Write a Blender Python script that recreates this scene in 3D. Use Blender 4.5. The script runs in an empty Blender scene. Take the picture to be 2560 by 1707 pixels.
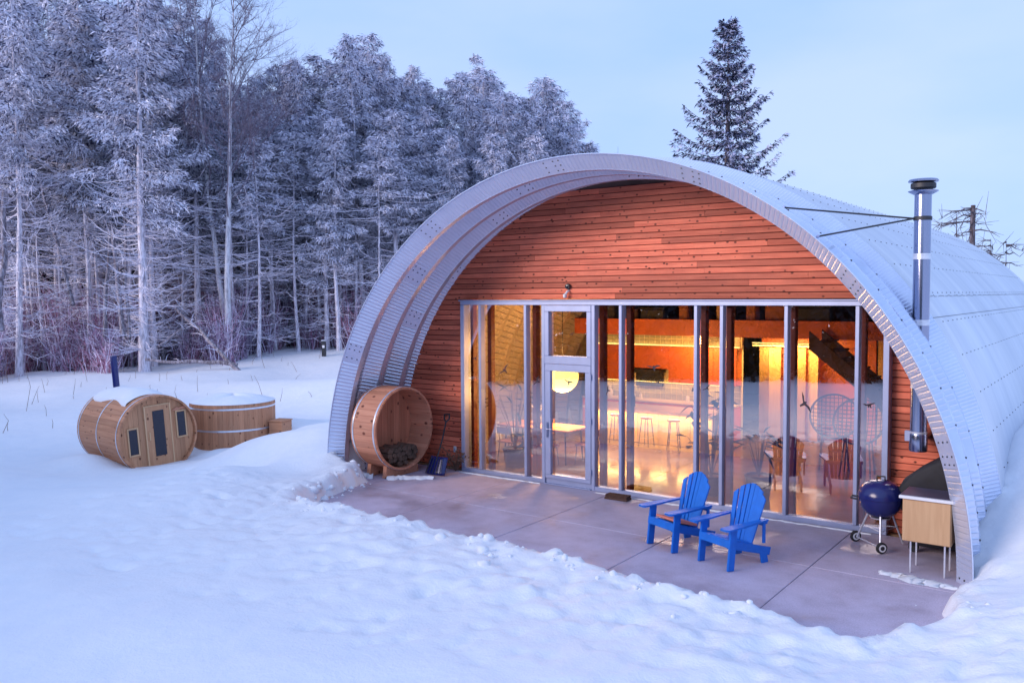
import bpy, bmesh, math, random
import numpy as np
from mathutils import Matrix, Vector
rnd = random.Random(7)
PI = math.pi
sc = bpy.context.scene
col = sc.collection

# ------------------------------------------------------------------ camera
FPX = 2124.58                      # focal length in pixels of the 2560 wide photograph
CAM = np.array([11.5997, -14.0821, 3.7815])
YAW, PIT, ROL = -0.636904617, -0.0540814265, -0.00591937
_fw = np.array([math.sin(YAW)*math.cos(PIT), math.cos(YAW)*math.cos(PIT), math.sin(PIT)])
_r = np.array([math.cos(YAW), -math.sin(YAW), 0.0]); _u = np.cross(_r, _fw)
_r2 = _r*math.cos(ROL) + _u*math.sin(ROL); _u2 = -_r*math.sin(ROL) + _u*math.cos(ROL)
cd = bpy.data.cameras.new('camera'); cam = bpy.data.objects.new('camera', cd); col.objects.link(cam)
cd.sensor_width = 36.0; cd.lens = FPX/2560*36.0; cd.clip_end = 2000; cd.clip_start = 0.05
cam.matrix_world = Matrix(((_r2[0], _u2[0], -_fw[0], CAM[0]), (_r2[1], _u2[1], -_fw[1], CAM[1]), (_r2[2], _u2[2], -_fw[2], CAM[2]), (0, 0, 0, 1)))
sc.camera = cam
def ray(px, py): return _fw + _r2*(px-1280)/FPX - _u2*(py-853.5)/FPX
def at_depth(px, py, D): return CAM + ray(px, py)*D
def at_z(px, py, z):
    d = ray(px, py); return CAM + d*((z-CAM[2])/d[2])

# ------------------------------------------------------------------ sky and sun
SUN_AZ = math.radians(207)         # compass-like angle of the light (from +y towards +x)
SUN_EL = math.radians(15)
w = bpy.data.worlds.new('World'); sc.world = w; w.use_nodes = True
nt = w.node_tree; N = nt.nodes; L = nt.links
for n in list(N): N.remove(n)
wo = N.new('ShaderNodeOutputWorld'); bg = N.new('ShaderNodeBackground'); L.new(bg.outputs[0], wo.inputs[0])
sky = N.new('ShaderNodeTexSky'); sky.sky_type = 'NISHITA'; sky.sun_disc = False
sky.sun_elevation = SUN_EL; sky.sun_rotation = SUN_AZ; sky.air_density = 1.0; sky.dust_density = 0.6; sky.ozone_density = 2.5
tc = N.new('ShaderNodeTexCoord'); mp = N.new('ShaderNodeMapping'); mp.inputs['Scale'].default_value = (1.2, 1.2, 3.2)
L.new(tc.outputs['Generated'], mp.inputs[0])
nz = N.new('ShaderNodeTexNoise'); nz.inputs['Scale'].default_value = 1.6; nz.inputs['Detail'].default_value = 5; nz.inputs['Roughness'].default_value = .5
L.new(mp.outputs[0], nz.inputs['Vector'])
cr = N.new('ShaderNodeValToRGB'); L.new(nz.outputs['Fac'], cr.inputs[0])
cr.color_ramp.elements[0].position = .34; cr.color_ramp.elements[0].color = (2.55, 3.95, 7.4, 1)
cr.color_ramp.elements[1].position = .68; cr.color_ramp.elements[1].color = (3.65, 4.65, 7.4, 1)
mx = N.new('ShaderNodeMix'); mx.data_type = 'RGBA'; mx.inputs[0].default_value = .9      # cloud cover over the clear sky
L.new(sky.outputs[0], mx.inputs[6]); L.new(cr.outputs[0], mx.inputs[7])
L.new(mx.outputs[2], bg.inputs[0]); bg.inputs[1].default_value = 0.085
sl = bpy.data.lights.new('sun', 'SUN'); sl.energy = 1.5; sl.angle = math.radians(30); sl.color = (1.0, .83, .75)
so = bpy.data.objects.new('sun', sl); col.objects.link(so)
sd = Vector((math.sin(SUN_AZ)*math.cos(SUN_EL), math.cos(SUN_AZ)*math.cos(SUN_EL), math.sin(SUN_EL)))
so.rotation_euler = sd.to_track_quat('Z', 'Y').to_euler(); so.location = (-40, -20, 40)
vs = sc.view_settings; vs.view_transform = 'Standard'; vs.look = 'None'; vs.gamma = 1.0; vs.use_curve_mapping = False; vs.exposure = 1.0
sc.cycles.max_bounces = 8; sc.cycles.transparent_max_bounces = 12; sc.cycles.diffuse_bounces = 3; sc.cycles.glossy_bounces = 4
sc.cycles.sample_clamp_indirect = 6.0; sc.cycles.use_denoising = True
sc.cycles.caustics_reflective = False; sc.cycles.caustics_refractive = False

# ------------------------------------------------------------------ helpers
class MB:
    def __init__(s): s.v = []; s.f = []; s.m = []
    def add(s, vs_, fs_, m=0):
        o = len(s.v); s.v.extend([tuple(map(float, p)) for p in vs_]); s.f.extend([tuple(i+o for i in f) for f in fs_]); s.m.extend([m]*len(fs_))
    def box(s, c, d, R=None, m=0, bev=0.0):
        hx, hy, hz = d[0]/2, d[1]/2, d[2]/2
        if bev <= 0:
            vs_ = [(-hx,-hy,-hz),(hx,-hy,-hz),(hx,hy,-hz),(-hx,hy,-hz),(-hx,-hy,hz),(hx,-hy,hz),(hx,hy,hz),(-hx,hy,hz)]
            fs_ = [(0,3,2,1),(4,5,6,7),(0,1,5,4),(1,2,6,5),(2,3,7,6),(3,0,4,7)]
        else:
            b = min(bev, hx*.49, hy*.49, hz*.49); vs_ = []; ix = {}
            for sx in (-1,1):
                for sy in (-1,1):
                    for sz in (-1,1):
                        for ax in range(3):
                            p = [sx*(hx-b), sy*(hy-b), sz*(hz-b)]; p[ax] = (sx*hx, sy*hy, sz*hz)[ax]
                            ix[(sx,sy,sz,ax)] = len(vs_); vs_.append(tuple(p))
            fs_ = []
            for ax in range(3):
                a, b_ = [k for k in range(3) if k != ax]
                for sg in (-1,1):
                    q = []
                    for (u_, v_) in ((-1,-1),(1,-1),(1,1),(-1,1)):
                        k = [0,0,0]; k[ax]=sg; k[a]=u_; k[b_]=v_; q.append(ix[(k[0],k[1],k[2],ax)])
                    if (sg > 0) == (ax == 1): q.reverse()
                    fs_.append(tuple(q))
                for u_ in (-1,1):
                    for v_ in (-1,1):
                        k0=[0,0,0]; k1=[0,0,0]; k0[ax]=-1; k1[ax]=1
                        for k in (k0,k1): k[a]=u_; k[b_]=v_
                        fs_.append((ix[(*k0,a)], ix[(*k1,a)], ix[(*k1,b_)], ix[(*k0,b_)]))
            for sx in (-1,1):
                for sy in (-1,1):
                    for sz in (-1,1): fs_.append((ix[(sx,sy,sz,0)], ix[(sx,sy,sz,1)], ix[(sx,sy,sz,2)]))
        M = R if R is not None else Matrix.Identity(3)
        c = Vector(c); s.add([tuple(M @ Vector(p) + c) for p in vs_], fs_, m)
        return s
    def tube(s, pts, rad, sides=6, cap=True, m=0):
        P = [Vector(p) for p in pts]; n = len(P)
        if not hasattr(rad, '__len__'): rad = [rad]*n
        o = len(s.v); prev = None
        for i in range(n):
            t = (P[min(i+1,n-1)] - P[max(i-1,0)])
            if t.length < 1e-9: t = Vector((0,0,1))
            t.normalize()
            if prev is None:
                a = t.cross(Vector((0,0,1)));
                if a.length < .1: a = t.cross(Vector((1,0,0)))
            else: a = prev - t*prev.dot(t)
            a.normalize(); b = t.cross(a); prev = a
            for k in range(sides):
                q = P[i] + (a*math.cos(2*PI*k/sides) + b*math.sin(2*PI*k/sides))*rad[i]; s.v.append(tuple(q))
        for i in range(n-1):
            for k in range(sides):
                k2 = (k+1) % sides; s.f.append((o+i*sides+k, o+i*sides+k2, o+(i+1)*sides+k2, o+(i+1)*sides+k)); s.m.append(m)
        if cap:
            s.f.append(tuple(o+k for k in range(sides))[::-1]); s.f.append(tuple(o+(n-1)*sides+k for k in range(sides))); s.m += [m, m]
        return s
    def lathe(s, prof, sides=24, axis='Z', c=(0,0,0), m=0):
        o = len(s.v); n = len(prof)
        for (r_, h) in prof:
            for k in range(sides):
                a = 2*PI*k/sides; x, y = r_*math.cos(a), r_*math.sin(a)
                p = {'Z': (x,y,h), 'X': (h,x,y), 'Y': (y,h,x)}[axis]
                s.v.append((p[0]+c[0], p[1]+c[1], p[2]+c[2]))
        for i in range(n-1):
            for k in range(sides):
                k2 = (k+1) % sides; s.f.append((o+i*sides+k, o+i*sides+k2, o+(i+1)*sides+k2, o+(i+1)*sides+k)); s.m.append(m)
        s.f.append(tuple(o+k for k in range(sides))[::-1]); s.f.append(tuple(o+(n-1)*sides+k for k in range(sides))); s.m += [m, m]
        return s
    def prism(s, poly, y0, y1, m=0):          # polygon in xz extruded along y
        n = len(poly); o = len(s.v)
        for yy in (y0, y1):
            for (x, z) in poly: s.v.append((x, yy, z))
        s.f.append(tuple(range(o, o+n))); s.f.append(tuple(range(o+2*n-1, o+n-1, -1)))
        for i in range(n):
            j = (i+1) % n; s.f.append((o+i, o+n+i, o+n+j, o+j))
        s.m += [m]*(n+2); return s
    def mesh(s, name, mats, smooth=None):
        me = bpy.data.meshes.new(name); me.from_pydata(s.v, [], s.f)
        if not isinstance(mats, (list, tuple)): mats = [mats]
        for k in mats: me.materials.append(k)
        if any(s.m): me.polygons.foreach_set('material_index', s.m)
        bm = bmesh.new(); bm.from_mesh(me); bmesh.ops.recalc_face_normals(bm, faces=bm.faces); bm.to_mesh(me); bm.free()
        if smooth is not None:
            me.polygons.foreach_set('use_smooth', [True]*len(me.polygons))
            if smooth < 180: me.set_sharp_from_angle(angle=math.radians(smooth))
        me.update(); return me
    def build(s, name, mats, parent=None, smooth=None, loc=None):
        o = bpy.data.objects.new(name, s.mesh(name, mats, smooth)); col.objects.link(o)
        if parent is not None: o.parent = parent
        if loc is not None: o.location = loc
        return o
def link(name, me, parent=None, loc=(0,0,0), rot=(0,0,0), scale=None):
    o = bpy.data.objects.new(name, me); col.objects.link(o); o.parent = parent; o.location = loc; o.rotation_euler = rot
    if scale is not None: o.scale = scale
    return o
def tag(o, label=None, cat=None, group=None, kind=None):
    if label: o['label'] = label
    if cat: o['category'] = cat
    if group: o['group'] = group
    if kind: o['kind'] = kind
    return o
def empty(name, loc=(0,0,0), rz=0, label=None, cat=None, group=None):
    o = bpy.data.objects.new(name, None); col.objects.link(o); o.location = loc; o.rotation_euler = (0,0,rz); o.empty_display_size = .2
    return tag(o, label, cat, group)
def copy_tree(o, parent=None):
    c = o.copy(); col.objects.link(c); c.parent = parent
    for ch in list(o.children): copy_tree(ch, c)
    return c
def np_mesh(name, V, F, mats, smooth=False, mi=None):
    me = bpy.data.meshes.new(name); V = np.asarray(V, np.float32); F = np.asarray(F, np.int32); k = F.shape[1]
    me.vertices.add(len(V)); me.vertices.foreach_set('co', V.ravel())
    me.loops.add(F.size); me.loops.foreach_set('vertex_index', F.ravel())
    me.polygons.add(len(F)); me.polygons.foreach_set('loop_start', np.arange(0, F.size, k, dtype=np.int32))
    try: me.polygons.foreach_set('loop_total', np.full(len(F), k, np.int32))
    except Exception: pass
    for m in (mats if isinstance(mats, (list, tuple)) else [mats]): me.materials.append(m)
    if mi is not None: me.polygons.foreach_set('material_index', np.asarray(mi, np.int32))
    me.polygons.foreach_set('use_smooth', np.full(len(F), smooth)); me.update(calc_edges=True); me.validate()
    return me
def RZ(a): return Matrix.Rotation(a, 3, 'Z')
def RX(a): return Matrix.Rotation(a, 3, 'X')
def RY(a): return Matrix.Rotation(a, 3, 'Y')

# ------------------------------------------------------------------ materials
def mat(name, base=(.5,.5,.5), rough=.6, metal=0.0, spec=None):
    m = bpy.data.materials.new(name); m.use_nodes = True
    b = m.node_tree.nodes['Principled BSDF']; b.inputs['Base Color'].default_value = (*base, 1); b.inputs['Roughness'].default_value = rough; b.inputs['Metallic'].default_value = metal
    if spec is not None: b.inputs['Specular IOR Level'].default_value = spec
    return m
def nodes(m): return m.node_tree.nodes, m.node_tree.links, m.node_tree.nodes['Principled BSDF']
def ramp(Nn, stops):
    r_ = Nn.new('ShaderNodeValToRGB'); e = r_.color_ramp.elements
    while len(e) < len(stops): e.new(.5)
    for k, (p, c) in enumerate(stops): e[k].position = p; e[k].color = (*c, 1)
    return r_
def bump(m, height_out, strength=.3, dist=.01):
    Nn, Ln, b = nodes(m); bp = Nn.new('ShaderNodeBump'); bp.inputs['Strength'].default_value = strength; bp.inputs['Distance'].default_value = dist
    Ln.new(height_out, bp.inputs['Height']); Ln.new(bp.outputs[0], b.inputs['Normal'])
def noise(Nn, Ln, scale, detail=4, rough=.55, vec=None, dist=0):
    n = Nn.new('ShaderNodeTexNoise'); n.inputs['Scale'].default_value = scale; n.inputs['Detail'].default_value = detail; n.inputs['Roughness'].default_value = rough; n.inputs['Distortion'].default_value = dist
    if vec is not None: Ln.new(vec, n.inputs['Vector'])
    return n
def mixc(Nn, Ln, fac, a, b, mode='MIX'):
    x = Nn.new('ShaderNodeMix'); x.data_type = 'RGBA'; x.blend_type = mode
    for i, v in ((0, fac), (6, a), (7, b)):
        if hasattr(v, 'is_linked'): Ln.new(v, x.inputs[i])
        elif isinstance(v, (int, float)): x.inputs[i].default_value = v
        else: x.inputs[i].default_value = (*v, 1)
    return x.outputs[2]
def math_n(Nn, Ln, op, a, b=None, clamp=False):
    x = Nn.new('ShaderNodeMath'); x.operation = op; x.use_clamp = clamp
    for i, v in ((0, a), (1, b)):
        if v is None: continue
        if hasattr(v, 'is_linked'): Ln.new(v, x.inputs[i])
        else: x.inputs[i].default_value = v
    return x.outputs[0]

def varied(name, base, rough=.6, metal=0.0, scale=6, amt=.25, bmp=.0, spec=None):
    m = mat(name, base, rough, metal, spec); Nn, Ln, b = nodes(m)
    t = Nn.new('ShaderNodeTexCoord'); n = noise(Nn, Ln, scale, 5, .6, t.outputs['Object'])
    lo = tuple(max(0, c*(1-amt)) for c in base); hi = tuple(min(1, c*(1+amt)) for c in base)
    r_ = ramp(Nn, [(.3, lo), (.7, hi)]); Ln.new(n.outputs['Fac'], r_.inputs[0]); Ln.new(r_.outputs[0], b.inputs['Base Color'])
    if bmp: bump(m, n.outputs['Fac'], bmp, .01)
    return m
def wood(name, c0, c1, knot, grain_axis='X', rough=.55, objrand=.35, weather=0.0, kscale=5.0, knots=True):
    """planed boards: grain along one object axis, dark knots, every object its own tone"""
    m = mat(name, c0, rough, 0, .3); Nn, Ln, b = nodes(m)
    t = Nn.new('ShaderNodeTexCoord'); oi = Nn.new('ShaderNodeObjectInfo')
    off = Nn.new('ShaderNodeVectorMath'); off.operation = 'MULTIPLY_ADD'
    cx = Nn.new('ShaderNodeCombineXYZ')
    for k in range(3): Ln.new(math_n(Nn, Ln, 'MULTIPLY', oi.outputs['Random'], (37.0, 53.0, 71.0)[k]), cx.inputs[k])
    add = Nn.new('ShaderNodeVectorMath'); add.operation = 'ADD'; Ln.new(t.outputs['Object'], add.inputs[0]); Ln.new(cx.outputs[0], add.inputs[1])
    mp_ = Nn.new('ShaderNodeMapping'); sc_ = {'X': (1.2, 22, 22), 'Y': (22, 1.2, 22), 'Z': (22, 22, 1.2)}[grain_axis]; mp_.inputs['Scale'].default_value = sc_
    Ln.new(add.outputs[0], mp_.inputs[0])
    n = noise(Nn, Ln, 1.0, 5, .6, mp_.outputs[0], .6)
    r_ = ramp(Nn, [(.28, c0), (.72, c1)]); Ln.new(n.outputs['Fac'], r_.inputs[0]); colr = r_.outputs[0]
    tone = math_n(Nn, Ln, 'ADD', math_n(Nn, Ln, 'MULTIPLY', oi.outputs['Random'], objrand*2), 1-objrand)
    hv = Nn.new('ShaderNodeHueSaturation'); Ln.new(colr, hv.inputs['Color']); Ln.new(tone, hv.inputs['Value']); colr = hv.outputs[0]
    if knots:
        mk = Nn.new('ShaderNodeMapping'); ks = {'X': (.7, 1.0, 1.0), 'Y': (1.0, .7, 1.0), 'Z': (1, 1, .7)}[grain_axis]; mk.inputs['Scale'].default_value = ks
        Ln.new(add.outputs[0], mk.inputs[0])
        vo = Nn.new('ShaderNodeTexVoronoi'); vo.inputs['Scale'].default_value = kscale; Ln.new(mk.outputs[0], vo.inputs['Vector'])
        kr = ramp(Nn, [(.10, (1, 1, 1)), (.19, (0, 0, 0))]); Ln.new(vo.outputs['Distance'], kr.inputs[0])
        colr = mixc(Nn, Ln, kr.outputs[0], colr, knot)
    if weather > 0:
        n2 = noise(Nn, Ln, 1.3, 4, .6, add.outputs[0]); wr = ramp(Nn, [(.45, (0, 0, 0)), (.75, (weather,)*3)]); Ln.new(n2.outputs['Fac'], wr.inputs[0])
        colr = mixc(Nn, Ln, wr.outputs[0], colr, (.30, .085, .06))
    Ln.new(colr, b.inputs['Base Color']); bump(m, n.outputs['Fac'], .25, .004)
    return m
def emis(name, colr, s):
    m = bpy.data.materials.new(name); m.use_nodes = True; Nn = m.node_tree.nodes
    b = Nn['Principled BSDF']; b.inputs['Base Color'].default_value = (.8, .75, .6, 1); b.inputs['Emission Color'].default_value = (*colr, 1); b.inputs['Emission Strength'].default_value = s
    return m

def snow_mat():
    m = mat('snow', (.86, .88, .92), .55, 0, .25); Nn, Ln, b = nodes(m)
    t = Nn.new('ShaderNodeTexCoord')
    n1 = noise(Nn, Ln, 2.2, 6, .62, t.outputs['Object']); n2 = noise(Nn, Ln, 38, 4, .6, t.outputs['Object'])
    s_ = math_n(Nn, Ln, 'ADD', math_n(Nn, Ln, 'MULTIPLY', n1.outputs['Fac'], 1.0), math_n(Nn, Ln, 'ADD', math_n(Nn, Ln, 'MULTIPLY', n2.outputs['Fac'], .16), math_n(Nn, Ln, 'MULTIPLY', noise(Nn, Ln, 9, 5, .65, t.outputs['Object']).outputs['Fac'], .35)))
    bump(m, s_, .5, .06)
    r_ = ramp(Nn, [(.3, (.83, .86, .91)), (.7, (.89, .90, .93))]); Ln.new(n1.outputs['Fac'], r_.inputs[0]); Ln.new(r_.outputs[0], b.inputs['Base Color'])
    return m
M = {}
M['snow'] = snow_mat()
M['cedar'] = wood('cedar_siding', (.56, .115, .065), (.84, .235, .135), (.11, .02, .012), 'X', .6, .34, .45, 8.5)
M['barrel'] = wood('pale_cedar', (.46, .20, .105), (.62, .31, .17), (.13, .045, .02), 'X', .6, .16, .0, 6.0)
M['barrel_z'] = wood('pale_cedar_upright', (.46, .215, .11), (.62, .33, .18), (.13, .045, .02), 'Z', .6, .16, .0, 6.0)
M['redcedar'] = wood('red_cedar', (.55, .22, .13), (.72, .34, .21), (.16, .05, .03), 'X', .6, .16, .0, 5.0)
M['redcedar_z'] = wood('red_cedar_upright', (.50, .18, .10), (.64, .27, .16), (.16, .05, .03), 'Z', .6, .14, .0, 5.0)
M['trim'] = wood('light_trim', (.62, .38, .20), (.74, .48, .28), (.2, .08, .03), 'Z', .6, .08, 0, 5, False)
M['post'] = wood('dark_post', (.20, .035, .022), (.30, .06, .035), (.05, .01, .01), 'Z', .5, .1, 0, 5, False)
M['ply'] = wood('plywood', (.56, .33, .17), (.66, .42, .23), (.3, .14, .06), 'Z', .55, .05, 0, 5, False)
M['steel'] = varied('galvanised_steel', (.72, .79, .97), .26, .58, 3.0, .05)
M['liner'] = varied('lined_steel', (.44, .38, .33), .5, .2, 3.0, .15)
M['alu'] = varied('anodised_frame', (.38, .43, .62), .4, .35, 4, .06)
M['hoop'] = varied('galvanised_hoop', (.74, .76, .82), .3, .6, 8, .08)
M['chrome'] = mat('stainless_pipe', (.34, .36, .48), .18, 1.0)
M['black'] = varied('black_metal', (.025, .026, .032), .5, 0, 8, .2)
M['darkblue'] = mat('blued_dark_gloss', (.012, .018, .13), .22, 0, .6)  # black grill's blue sky reflection is put into this colour; scoop and flue share it
M['blue'] = varied('blue_resin', (.002, .15, .62), .5, 0, 5, .12, .05)
M['rubber'] = mat('rubber', (.02, .02, .022), .8)
M['white'] = varied('white_enamel', (.78, .78, .8), .4, 0, 4, .05)
M['grey_sheet'] = varied('grey_sheet', (.07, .07, .12), .35, 0, 4, .2)
M['cover'] = varied('black_fabric_cover', (.018, .018, .024), .7, 0, 5, .3, .3)
M['conc'] = mat('concrete', (.3, .28, .28), .75); 
M['brown'] = varied('dark_bristles', (.10, .05, .035), .9, 0, 40, .4, .6)
M['pot'] = varied('pot', (.06, .06, .07), .6, 0, 6, .2)
M['terra'] = varied('terracotta', (.42, .15, .07), .7, 0, 6, .2)
M['leaf'] = varied('house_plant_leaf', (.035, .07, .03), .5, 0, 9, .4)
M['bulb'] = emis('lamp_globe', (1.0, .72, .16), 1.6)
M['led'] = emis('led_strip', (1.0, .70, .22), 1.3)
M['cabinet'] = varied('orange_cabinet', (.78, .19, .06), .45, 0, 2.5, .12)
M['tile'] = varied('sage_tile', (.36, .33, .20), .25, 0, 5, .2)
M['grout'] = mat('grout', (.86, .74, .45), .7)
M['counter'] = varied('counter_top', (.62, .5, .44), .35, 0, 4, .1)
M['island'] = wood('island_front', (.66, .45, .24), (.78, .56, .32), (.4, .2, .1), 'Z', .5, .08, 0, 5, False)
M['tabletop'] = wood('table_top', (.50, .24, .13), (.62, .32, .18), (.2, .08, .04), 'X', .35, .1)
M['panel'] = wood('door_panel', (.66, .36, .14), (.76, .45, .2), (.3, .15, .05), 'Z', .5, .2, 0, 5, False)
M['loft'] = varied('loft_dark', (.10, .055, .045), .8, 0, 2, .3)
M['wicker'] = varied('wicker', (.10, .05, .03), .6, 0, 14, .3)
M['decal'] = mat('bird_decal', (.03, .02, .035), .6)
M['plant_dry'] = varied('dry_stalk', (.16, .10, .07), .8, 0, 9, .3)
M['log'] = varied('split_log', (.13, .085, .06), .9, 0, 9, .5, .5)
M['plate'] = varied('salmon_plate', (.70, .22, .16), .8, 0, 8, .1)

def floor_mat():
    m = mat('polished_floor', (.30, .19, .12), .12, 0, .5); Nn, Ln, b = nodes(m); t = Nn.new('ShaderNodeTexCoord')
    n = noise(Nn, Ln, 1.2, 6, .6, t.outputs['Object']); r_ = ramp(Nn, [(.3, (.22, .15, .10)), (.7, (.40, .28, .18))]); Ln.new(n.outputs['Fac'], r_.inputs[0]); Ln.new(r_.outputs[0], b.inputs['Base Color'])
    n2 = noise(Nn, Ln, 5, 4, .6, t.outputs['Object']); r2_ = ramp(Nn, [(.3, (.08,)*3), (.7, (.22,)*3)]); Ln.new(n2.outputs['Fac'], r2_.inputs[0]); Ln.new(r2_.outputs[0], b.inputs['Roughness'])
    return m
M['floor'] = floor_mat()
def slab_mat():
    """broom-finished concrete: damp stains and a thin dusting of snow with shapes of their own"""
    m = mat('patio_concrete', (.3, .27, .27), .7, 0, .35); Nn, Ln, b = nodes(m); g = Nn.new('ShaderNodeNewGeometry')
    n1 = noise(Nn, Ln, .55, 5, .55, g.outputs['Position'], .4); n2 = noise(Nn, Ln, 2.6, 6, .65, g.outputs['Position']); n3 = noise(Nn, Ln, 60, 3, .6, g.outputs['Position'])
    r1 = ramp(Nn, [(.32, (.42, .35, .43)), (.65, (.53, .45, .545))]); Ln.new(n2.outputs['Fac'], r1.inputs[0])
    wet = ramp(Nn, [(.36, (1, 1, 1)), (.5, (0, 0, 0))]); Ln.new(n1.outputs['Fac'], wet.inputs[0])
    c = mixc(Nn, Ln, math_n(Nn, Ln, 'MULTIPLY', wet.outputs[0], .5), r1.outputs[0], (.25, .19, .22))
    fr = math_n(Nn, Ln, 'ADD', math_n(Nn, Ln, 'MULTIPLY', n1.outputs['Fac'], 1.0), math_n(Nn, Ln, 'MULTIPLY', n2.outputs['Fac'], .45))
    fr_ = ramp(Nn, [(.52, (0, 0, 0)), (.90, (.65,)*3)]); Ln.new(fr, fr_.inputs[0])
    c = mixc(Nn, Ln, fr_.outputs[0], c, (.62, .56, .70))
    sp = ramp(Nn, [(.35, (.85,)*3), (.65, (1.1,)*3)]); Ln.new(n3.outputs['Fac'], sp.inputs[0]); c = mixc(Nn, Ln, 1.0, c, sp.outputs[0], 'MULTIPLY')
    Ln.new(c, b.inputs['Base Color']); rr = ramp(Nn, [(.36, (.35,)*3), (.52, (.8,)*3)]); Ln.new(n1.outputs['Fac'], rr.inputs[0]); Ln.new(rr.outputs[0], b.inputs['Roughness'])
    bump(m, n3.outputs['Fac'], .15, .003); return m
M['slab'] = slab_mat()
def roof_mat():
    m = mat('frosted_roof', (.62, .66, .74), .5, .1, .3); Nn, Ln, b = nodes(m); g = Nn.new('ShaderNodeNewGeometry')
    mp_ = Nn.new('ShaderNodeMapping'); mp_.inputs['Scale'].default_value = (.25, 1.6, .25); Ln.new(g.outputs['Position'], mp_.inputs[0])
    n = noise(Nn, Ln, 1.0, 6, .6, mp_.outputs[0]); n2 = noise(Nn, Ln, .35, 3, .5, g.outputs['Position'])
    r_ = ramp(Nn, [(.32, (.64, .68, .76)), (.6, (.76, .79, .85)), (.76, (.86, .88, .91))]); Ln.new(n.outputs['Fac'], r_.inputs[0])
    r2_ = ramp(Nn, [(.3, (.9,)*3), (.7, (1.05,)*3)]); Ln.new(n2.outputs['Fac'], r2_.inputs[0])
    Ln.new(mixc(Nn, Ln, 1.0, r_.outputs[0], r2_.outputs[0], 'MULTIPLY'), b.inputs['Base Color']); return m
M['roof'] = roof_mat()
def glass_mat(refl=.32):
    m = bpy.data.materials.new('window_glass'); m.use_nodes = True; Nn = m.node_tree.nodes; Ln = m.node_tree.links
    for n in list(Nn): Nn.remove(n)
    o = Nn.new('ShaderNodeOutputMaterial'); tr = Nn.new('ShaderNodeBsdfTransparent'); tr.inputs[0].default_value = (.93, .94, .95, 1)
    gl = Nn.new('ShaderNodeBsdfGlossy'); gl.inputs['Roughness'].default_value = 0.0; gl.inputs['Color'].default_value = (1.0, .97, 1.0, 1)
    fr = Nn.new('ShaderNodeFresnel'); fr.inputs[0].default_value = 1.5
    f = math_n(Nn, Ln, 'ADD', fr.outputs[0], refl, True); mxs = Nn.new('ShaderNodeMixShader')
    Ln.new(f, mxs.inputs[0]); Ln.new(tr.outputs[0], mxs.inputs[1]); Ln.new(gl.outputs[0], mxs.inputs[2]); Ln.new(mxs.outputs[0], o.inputs[0]); return m
M['glass'] = glass_mat()
M['darkglass'] = mat('sauna_glass', (.012, .014, .03), .08, 0, .6)
def frosted(name, dark, frost, amount, up=.35):
    """bark or needles with rime: random per leaf, thicker on upward faces"""
    m = mat(name, dark, .85, 0, .15); Nn, Ln, b = nodes(m); g = Nn.new('ShaderNodeNewGeometry')
    sx = Nn.new('ShaderNodeSeparateXYZ'); Ln.new(g.outputs['Normal'], sx.inputs[0])
    f = math_n(Nn, Ln, 'ADD', math_n(Nn, Ln, 'MULTIPLY', math_n(Nn, Ln, 'ABSOLUTE', sx.outputs[2]), up), g.outputs['Random Per Island'])
    r_ = ramp(Nn, [(1-amount-.05, (0, 0, 0)), (min(1, 1-amount+.16), (1, 1, 1))]); Ln.new(f, r_.inputs[0])
    Ln.new(mixc(Nn, Ln, r_.outputs[0], dark, frost), b.inputs['Base Color']); return m
M['needle'] = frosted('frosted_cedar_sprays', (.028, .03, .085), (.86, .87, 1.0), .58, .3)
M['needle_shaded'] = frosted('shade_dark_cedar_sprays', (.013, .014, .022), (.5, .5, .68), .16, .2)  # darker copy for the back trees: shade under the crowns put into the colour
M['needle_plain'] = varied('conifer_needles', (.014, .016, .02), .9, 0, .6, .3)
M['spruce'] = frosted('frosted_spruce_needles', (.018, .023, .05), (.55, .58, .78), .32, .3)
def bark(name, dark, light, fr=.5):
    m = mat(name, dark, .9, 0, .1); Nn, Ln, b = nodes(m); t = Nn.new('ShaderNodeTexCoord'); mp_ = Nn.new('ShaderNodeMapping'); mp_.inputs['Scale'].default_value = (5, 5, .9); Ln.new(t.outputs['Object'], mp_.inputs[0])
    n = noise(Nn, Ln, 2.2, 6, .7, mp_.outputs[0]); r_ = ramp(Nn, [(fr-.14, dark), (fr+.12, light)]); Ln.new(n.outputs['Fac'], r_.inputs[0]); Ln.new(r_.outputs[0], b.inputs['Base Color']); bump(m, n.outputs['Fac'], .5, .02); return m
M['bark'] = bark('rimed_bark', (.17, .14, .18), (.78, .75, .84), .45)
M['birch'] = bark('birch_bark', (.16, .14, .17), (.72, .71, .76), .42)
M['logbark'] = bark('log_bark', (.12, .10, .12), (.46, .44, .52), .55)
M['deadbark'] = bark('dead_bark', (.07, .055, .06), (.22, .2, .24), .55)
M['twig'] = varied('rimed_twig', (.70, .68, .86), .9, 0, 2, .3)
M['twig_dark'] = varied('bare_twig', (.17, .14, .19), .9, 0, 3, .35)
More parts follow.
